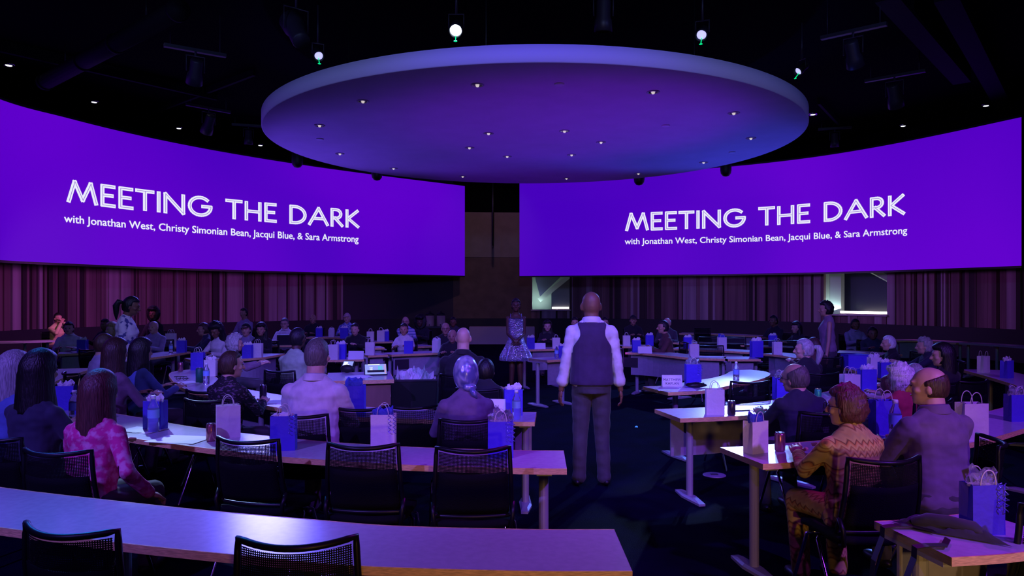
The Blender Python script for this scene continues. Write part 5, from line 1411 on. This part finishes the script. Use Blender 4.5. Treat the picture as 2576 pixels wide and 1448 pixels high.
bottle(1400, 902, 'small water bottle left of the vest man elbow', 1.0)
card(1690, 971, 'folded white name card reading MATTHEW KAPLAN', 'MATTHEW\nKAPLAN', 0.22, 0.125, -0.04)
card(1243, 1048, 'folded name card half hidden by the plum sweater', 'ARN\nZEM', 0.19, 0.15, -0.1)
card(1355, 877, 'folded white name card right of the silver dress', None, 0.26, 0.11)
card(1622, 888, 'folded white name card on the hatch table', None, 0.24, 0.12)
card(896, 903, 'folded white name card beside the blue bags behind the control desk', None, 0.24, 0.13)
sheets((450, 1106, 0.36, 0.26), 'white papers on the second row table left of the can', rz=-0.3)
sheets((355, 1082, 0.30, 0.20), 'white papers under the large water bottle', rz=-0.4)
sheets((700, 1012, 0.28, 0.22), 'bright white papers beside the white shirt man', n=3)
sheets((1700, 980, 0.40, 0.18), 'white papers in front of the Matthew Kaplan card')
sheets((2192, 990, 0.30, 0.28), 'bright papers right of the zigzag woman head', rz=0.5)
sheets((470, 962, 0.26, 0.20), 'papers under the pens on the rounded table end', rz=-0.9)
sheets((1780, 897, 0.5, 0.2), 'long white papers on the hatch table', rz=-0.1)
sheets((2135, 886, 0.5, 0.22), 'open white papers in front of the pale blue shirt man')
sheets((1940, 1038, 0.26, 0.2), 'white papers left of the thinning grey hair man')
for px, py, la, rz in ((455, 948, 'dark pen lying on the rounded table end', 0.1), (457, 957, 'dark folded glasses on the papers of the rounded table end', 0.0), (1862, 1032, 'small dark phone lying right of the dark can', 0.2), (1752, 975, 'dark crumpled pouch right of the Matthew Kaplan card', 0.1)):
    p = P(px, py)
    if 'pen' in la:
        t = thing('pen', la, 'pen', p + Vector((0, 0, .006)), rz); g = MB(); g.tube([(-0.08, 0, 0), (0.05, 0, 0), (0.075, 0, 0)], [0.005, 0.005, 0.002], 8); g.build('pen_body', [M_ink], t, True)
        g = MB(); g.tube([(-0.08, 0.006, 0.003), (-0.03, 0.008, 0.004)], 0.0015, 5); g.build('clip', [M_chrome], t)
    elif 'glasses' in la:
        t = thing('folded_glasses', la, 'glasses', p + Vector((0, 0, .006)), rz)
        g = MB()
        for s_ in (-1, 1): g.tube([(s_ * 0.04 + 0.028 * math.cos(a), 0, 0.022 + 0.02 * math.sin(a)) for a in [q * PI / 6 for q in range(12)]], 0.003, 5, closed=True)
        g.build('rims', [M_ink], t, True)
        g = MB(); g.tube([(-0.07, 0, 0.025), (-0.07, 0.03, 0.02), (0.06, 0.035, 0.01)], 0.003, 5); g.tube([(0.07, 0, 0.025), (0.07, 0.04, 0.02), (-0.06, 0.045, 0.01)], 0.003, 5); g.build('temples', [M_ink], t, True)
    elif 'phone' in la:
        t = thing('phone', la, 'phone', p, rz); g = MB(); g.box((0, 0, 0.005), (0.15, 0.075, 0.009)); g.build('phone_body', [M_ink], t); g = MB(); g.box((0, 0, 0.0098), (0.14, 0.068, 0.0006)); g.build('display', [M_shoe], t)
    else:
        t = thing('pouch', la, 'pouch', p, rz); g = MB(); g.ell((0, 0, 0.03), (0.12, 0.05, 0.028)); g.xf(lambda v: v * (1 + 0.25 * noise.noise(v * 22))); g.build('pouch_body', [M_shoe], t, True); g = MB(); g.tube([(-0.09, 0, 0.05), (0, 0.01, 0.063), (0.09, 0, 0.05)], 0.003, 5); g.build('zip', [M_dark], t)

# yellow straw standing in a cup at the far left
t = thing('straw_cup', 'cup with a yellow-green straw left of the auburn hair', 'cup', P(188, 1024))
g = MB(); g.lathe([(0.028, 0), (0.036, 0.11), (0.034, 0.11), (0.027, 0.004)], seg=18); g.build('cup_body', [M_plastic], t, True)
g = MB(); g.tube([(0, 0, 0.006), (0.045, 0, 0.26)], 0.004, 6); g.build('straw', [mat('yellow_straw', (0.6, 0.7, 0.15), 0.4)], t, True)

# blue box among the right-hand bags
t = thing('blue_box', 'flat-topped blue box on the aisle-end table at right', 'box', P(2150, 924), 0.1)
g = MB(); g.box((0, 0, 0.09), (0.30, 0.2, 0.18)); g.build('box_body', [M_bagb], t)
g = MB(); g.box((0, 0, 0.185), (0.31, 0.21, 0.012)); g.build('lid', [M_tisb], t)

# laptop
t = thing('laptop', 'open dark laptop in front of the man with glasses', 'laptop', P(720, 867), PI)
g = MB(); g.box((0, 0, 0.009), (0.33, 0.22, 0.018)); g.build('keyboard_base', [M_dark], t)
g = MB(); g.box((0, 0.14, 0.115), (0.33, 0.008, 0.21), 0, Matrix.Rotation(-0.25, 3, 'X')); g.build('lid', [M_dark], t)
t.rotation_euler = (0, 0, 0); t.rotation_euler = (0, 0, PI + 0.2)

# control desk with tablet and monitor
dk = thing('control_desk', 'brown wooden control desk holding the glowing tablet', 'desk', (-1.80, 8.62, 0), 0.22)
g = MB(); g.box((0, 0, 0.78), (0.74, 0.9, 0.04)); g.build('desktop', [M_lam], dk)
g = MB(); g.box((0, 0, 0.38), (0.68, 0.82, 0.755)); g.build('desk_body', [mat('brown_desk_wood', (0.20, 0.10, 0.07), 0.5, var=0.2, vscale=6, stretch=(1, 1, 0.2))], dk)
g = MB()
for a, b_ in (((0, -0.452, 0.78), (0.744, 0.006, 0.042)), ((0.372, 0, 0.78), (0.006, 0.9, 0.042)), ((-0.372, 0, 0.78), (0.006, 0.9, 0.042))): g.box(a, b_)
g.build('edge_band', [M_edge], dk)
dz = 0.80
p = P(946, 944, dz)
t = thing('tablet', 'glowing tablet with blue control screen on the wooden desk', 'tablet', (p.x, p.y, dz), 0.25)
R = Matrix.Rotation(-0.85, 3, 'X')
def tbx(c, s, mi=0, g=None): g.box(Vector((0, 0, 0.012)) + R @ (Vector(c) + Vector((0, 0, 0.085))), s, mi, R)
g = MB(); tbx((0, 0.006, 0), (0.27, 0.012, 0.18), 0, g); g.build('tablet_body', [M_ink], t)
g = MB(); tbx((0, -0.0012, 0), (0.252, 0.001, 0.162), 0, g); g.build('display', [M_scrn], t)
g = MB(); tbx((-0.055, -0.003, 0), (0.03, 0.001, 0.008), 0, g)
for q in range(3): tbx((-0.065 + q * 0.012, -0.003, 0.0), (0.004, 0.001, 0.05), 0, g)
tbx((-0.053, -0.003, 0.030), (0.04, 0.001, 0.005), 0, g); tbx((-0.053, -0.003, -0.030), (0.04, 0.001, 0.005), 0, g)
tbx((-0.02, -0.003, 0.074), (0.14, 0.001, 0.010), 0, g); g.build('white_controls', [M_white_g], t)
g = MB()
for q in range(4): tbx((0.035 + q * 0.013, -0.003, 0.005), (0.007, 0.001, 0.085), 0, g)
g.build('cyan_sliders', [M_cyan_g], t)
g = MB()
for q in range(5): tbx((0.112, -0.003, 0.062 - q * 0.031), (0.016, 0.001, 0.016), 0, g)
g.build('coral_buttons', [M_red_g], t)
g = MB(); g.box((0, 0.05, 0.03), (0.2, 0.05, 0.06)); g.build('stand', [M_ink], t)
p = P(868, 938, dz)
t = thing('small_monitor', 'small bright tilted screen left of the tablet', 'monitor', (p.x, p.y, dz), -0.25)
R = Matrix.Rotation(-0.7, 3, 'X')
g = MB(); tbx((0, 0.006, 0.03), (0.15, 0.012, 0.11), 0, g); g.build('monitor_body', [M_ink], t)
g = MB(); tbx((0, -0.0015, 0.03), (0.135, 0.001, 0.095), 0, g); g.build('display', [M_scrn], t)
g = MB(); tbx((-0.02, -0.003, 0.01), (0.08, 0.001, 0.045), 0, g); tbx((-0.03, -0.003, 0.05), (0.05, 0.001, 0.03), 0, g); g.build('white_image', [M_white_g], t)
g = MB(); g.ell((0, 0.05, 0.05), (0.09, 0.06, 0.05)); g.build('mount', [M_ink], t, True)
p = P(895, 938, dz)
sheets((897, 948, 0.26, 0.2), 'stacked white papers on the wooden control desk', z=dz, n=4, rz=0.2)

# bin with crumpled tissue
bx = thing('black_bin', 'black rectangular bin filled with crumpled tissue paper', 'bin', (-1.19, 9.0, 0), 0.05)
g = MB(); R_ = [[Vector((sx_ * s_ * 0.5, sy_ * s_ * 0.5, z)) for sx_, sy_ in ((-0.56, -0.5), (0.56, -0.5), (0.56, 0.5), (-0.56, 0.5))] for z, s_ in ((0, 0.9), (0.74, 1.0), (0.74, 0.96), (0.05, 0.86))]
g.rings(R_); g.build('bin_body', [M_black], bx)
g = MB(); g.rings([[Vector((sx_ * s_, sy_ * s_, z)) for sx_, sy_ in ((-0.28, -0.25), (0.28, -0.25), (0.28, 0.25), (-0.28, 0.25))] for s_, z in ((1.0, 0.72), (1.04, 0.72), (1.04, 0.745), (1.0, 0.745))], closed=True); g.build('rim', [M_dark], bx)
g = MB()
for q in range(16):
    a = random.uniform(0, 2 * PI); r_ = random.uniform(0, 0.18); n0 = len(g.v)
    tissue(g, 0.22, 0.2, 0.60, random.uniform(0.14, 0.30), q * 3 + 1, 12)
    rm = Matrix.Rotation(random.uniform(-0.5, 0.5), 3, 'X') @ Matrix.Rotation(random.uniform(-0.5, 0.5), 3, 'Y')
    ox, oy = r_ * 1.15 * math.cos(a), r_ * 0.9 * math.sin(a)
    g.xf(lambda v: Vector((0, 0, 0.66)) + rm @ (v - Vector((0, 0, 0.66))) + Vector((ox, oy, 0)), n0)
o = g.build('crumpled_tissue', [M_tisw], None); o.location = (-1.19, 9.0, 0.0); tag(o, 'heap of crumpled white tissue paper piled in the black bin', 'tissue paper'); o['kind'] = 'stuff'

# coffee urns on a table at the back
ut = thing('urn_table', 'dark serving table at the back under the two drink urns', 'table', Q(1095, 830, 24.5) * 1.0)
ut.location.z = 0
g = MB(); g.box((0, 0, 0.70), (1.3, 0.6, 0.05)); g.build('tabletop', [M_dark], ut)
for a, b_ in ((-.6, -.25), (.6, -.25), (.6, .25), (-.6, .25)):
    g = MB(); g.box((a, b_, 0.337), (0.05, 0.05, 0.674)); g.build('leg', [M_dark], ut)
M_urn = mat('beige_urn', (0.50, 0.36, 0.30), 0.4)
for dx, la in ((-0.17, 'beige drink urn on the back table, the one on the left'), (0.20, 'beige drink urn on the back table, the one on the right')):
    t = thing('drink_urn', la, 'drink urn', (ut.location.x + dx, 24.4, 0.725), 0, 'drink urns')
    g = MB(); g.lathe([(0.14, 0), (0.145, 0.02), (0.14, 0.36)], seg=20); g.build('urn_body', [M_urn], t, True)
    g = MB(); g.lathe([(0.14, 0.36), (0.15, 0.37), (0.13, 0.43), (0.03, 0.46), (0.03, 0.50)], seg=20); g.build('lid', [M_ink], t, True)
    g = MB(); g.tube([(0, -0.14, 0.06), (0, -0.19, 0.06), (0, -0.19, 0.03)], 0.012, 8); g.build('tap', [M_ink], t, True)

# jacket and shoulder bag straps on the near right table
M_jk = cloth('dark_jacket', (0.030, 0.026, 0.05))
t = thing('folded_jacket', 'dark folded jacket lying on the bottom right table', 'jacket', P(2385, 1343), 0.0)
g = MB()
nx, ny = 26, 16
for j in range(ny + 1):
    for i in range(nx + 1):
        u, v = i / nx - 0.5, j / ny - 0.5
        x, y = u * 0.25 - 0.12 * v * 0.6, v * 0.15 - u * 0.20
        e = max(0, 1 - (abs(u) * 2) ** 4) * max(0, 1 - (abs(v) * 2) ** 4)
        z = 0.006 + e * (0.035 + 0.035 * noise.noise(Vector((u * 6, v * 8, 1.3))) + 0.012 * noise.noise(Vector((u * 16, v * 16, 4))))
        g.v.append((x, y, max(0.004, z)))
for j in range(ny):
    for i in range(nx):
        a = j * (nx + 1) + i; g.f.append((a, a + 1, a + nx + 2, a + nx + 1)); g.m.append(0)
g.build('jacket_body', [M_jk], t, True)
g = MB(); g.tube([(-0.11, 0.08, 0.03), (-0.06, 0.05, 0.05), (0.0, 0.0, 0.052), (0.07, -0.06, 0.045), (0.11, -0.10, 0.02)], [0.014, 0.026, 0.028, 0.025, 0.014], 12); g.xf(lambda v: Vector((v.x, v.y, v.z + 0.008 * noise.noise(v * 30)))); g.build('sleeve', [M_jk], t, True)
hb = thing('strap_bag', 'black bag hanging by its straps from the bottom right table', 'bag', (1.665, 3.04, 0))
g = MB(); g.rings([[Vector((sx_ * a, sy_ * b_, z)) for sx_, sy_ in ((-1, -1), (-0.6, -1.2), (0.6, -1.2), (1, -1), (1, 1), (0.6, 1.2), (-0.6, 1.2), (-1, 1))] for z, a, b_ in ((0.10, 0.06, 0.13), (0.12, 0.085, 0.165), (0.35, 0.085, 0.165), (0.45, 0.05, 0.15))]); g.xf(lambda v: v + Vector((-0.12, 0.0, 0))); g.build('bag_body', [M_jk], hb, True)
for yy in (-0.13, 0.12):
    g = MB(); pts = [(-0.12, yy, 0.43), (-0.10, yy, 0.60), (-0.062, yy, 0.70), (-0.06, yy, 0.744), (-0.01, yy, 0.752), (0.06, yy, 0.752), (0.12, yy * 0.4, 0.752)]
    g.rings([[Vector(p_) + Vector((0, q, 0)) + Vector((0, 0, w2)) for q, w2 in ((-0.02, 0), (0.02, 0), (0.02, 0.005), (-0.02, 0.005))] for p_ in pts]); g.build('strap', [M_shoe], hb)
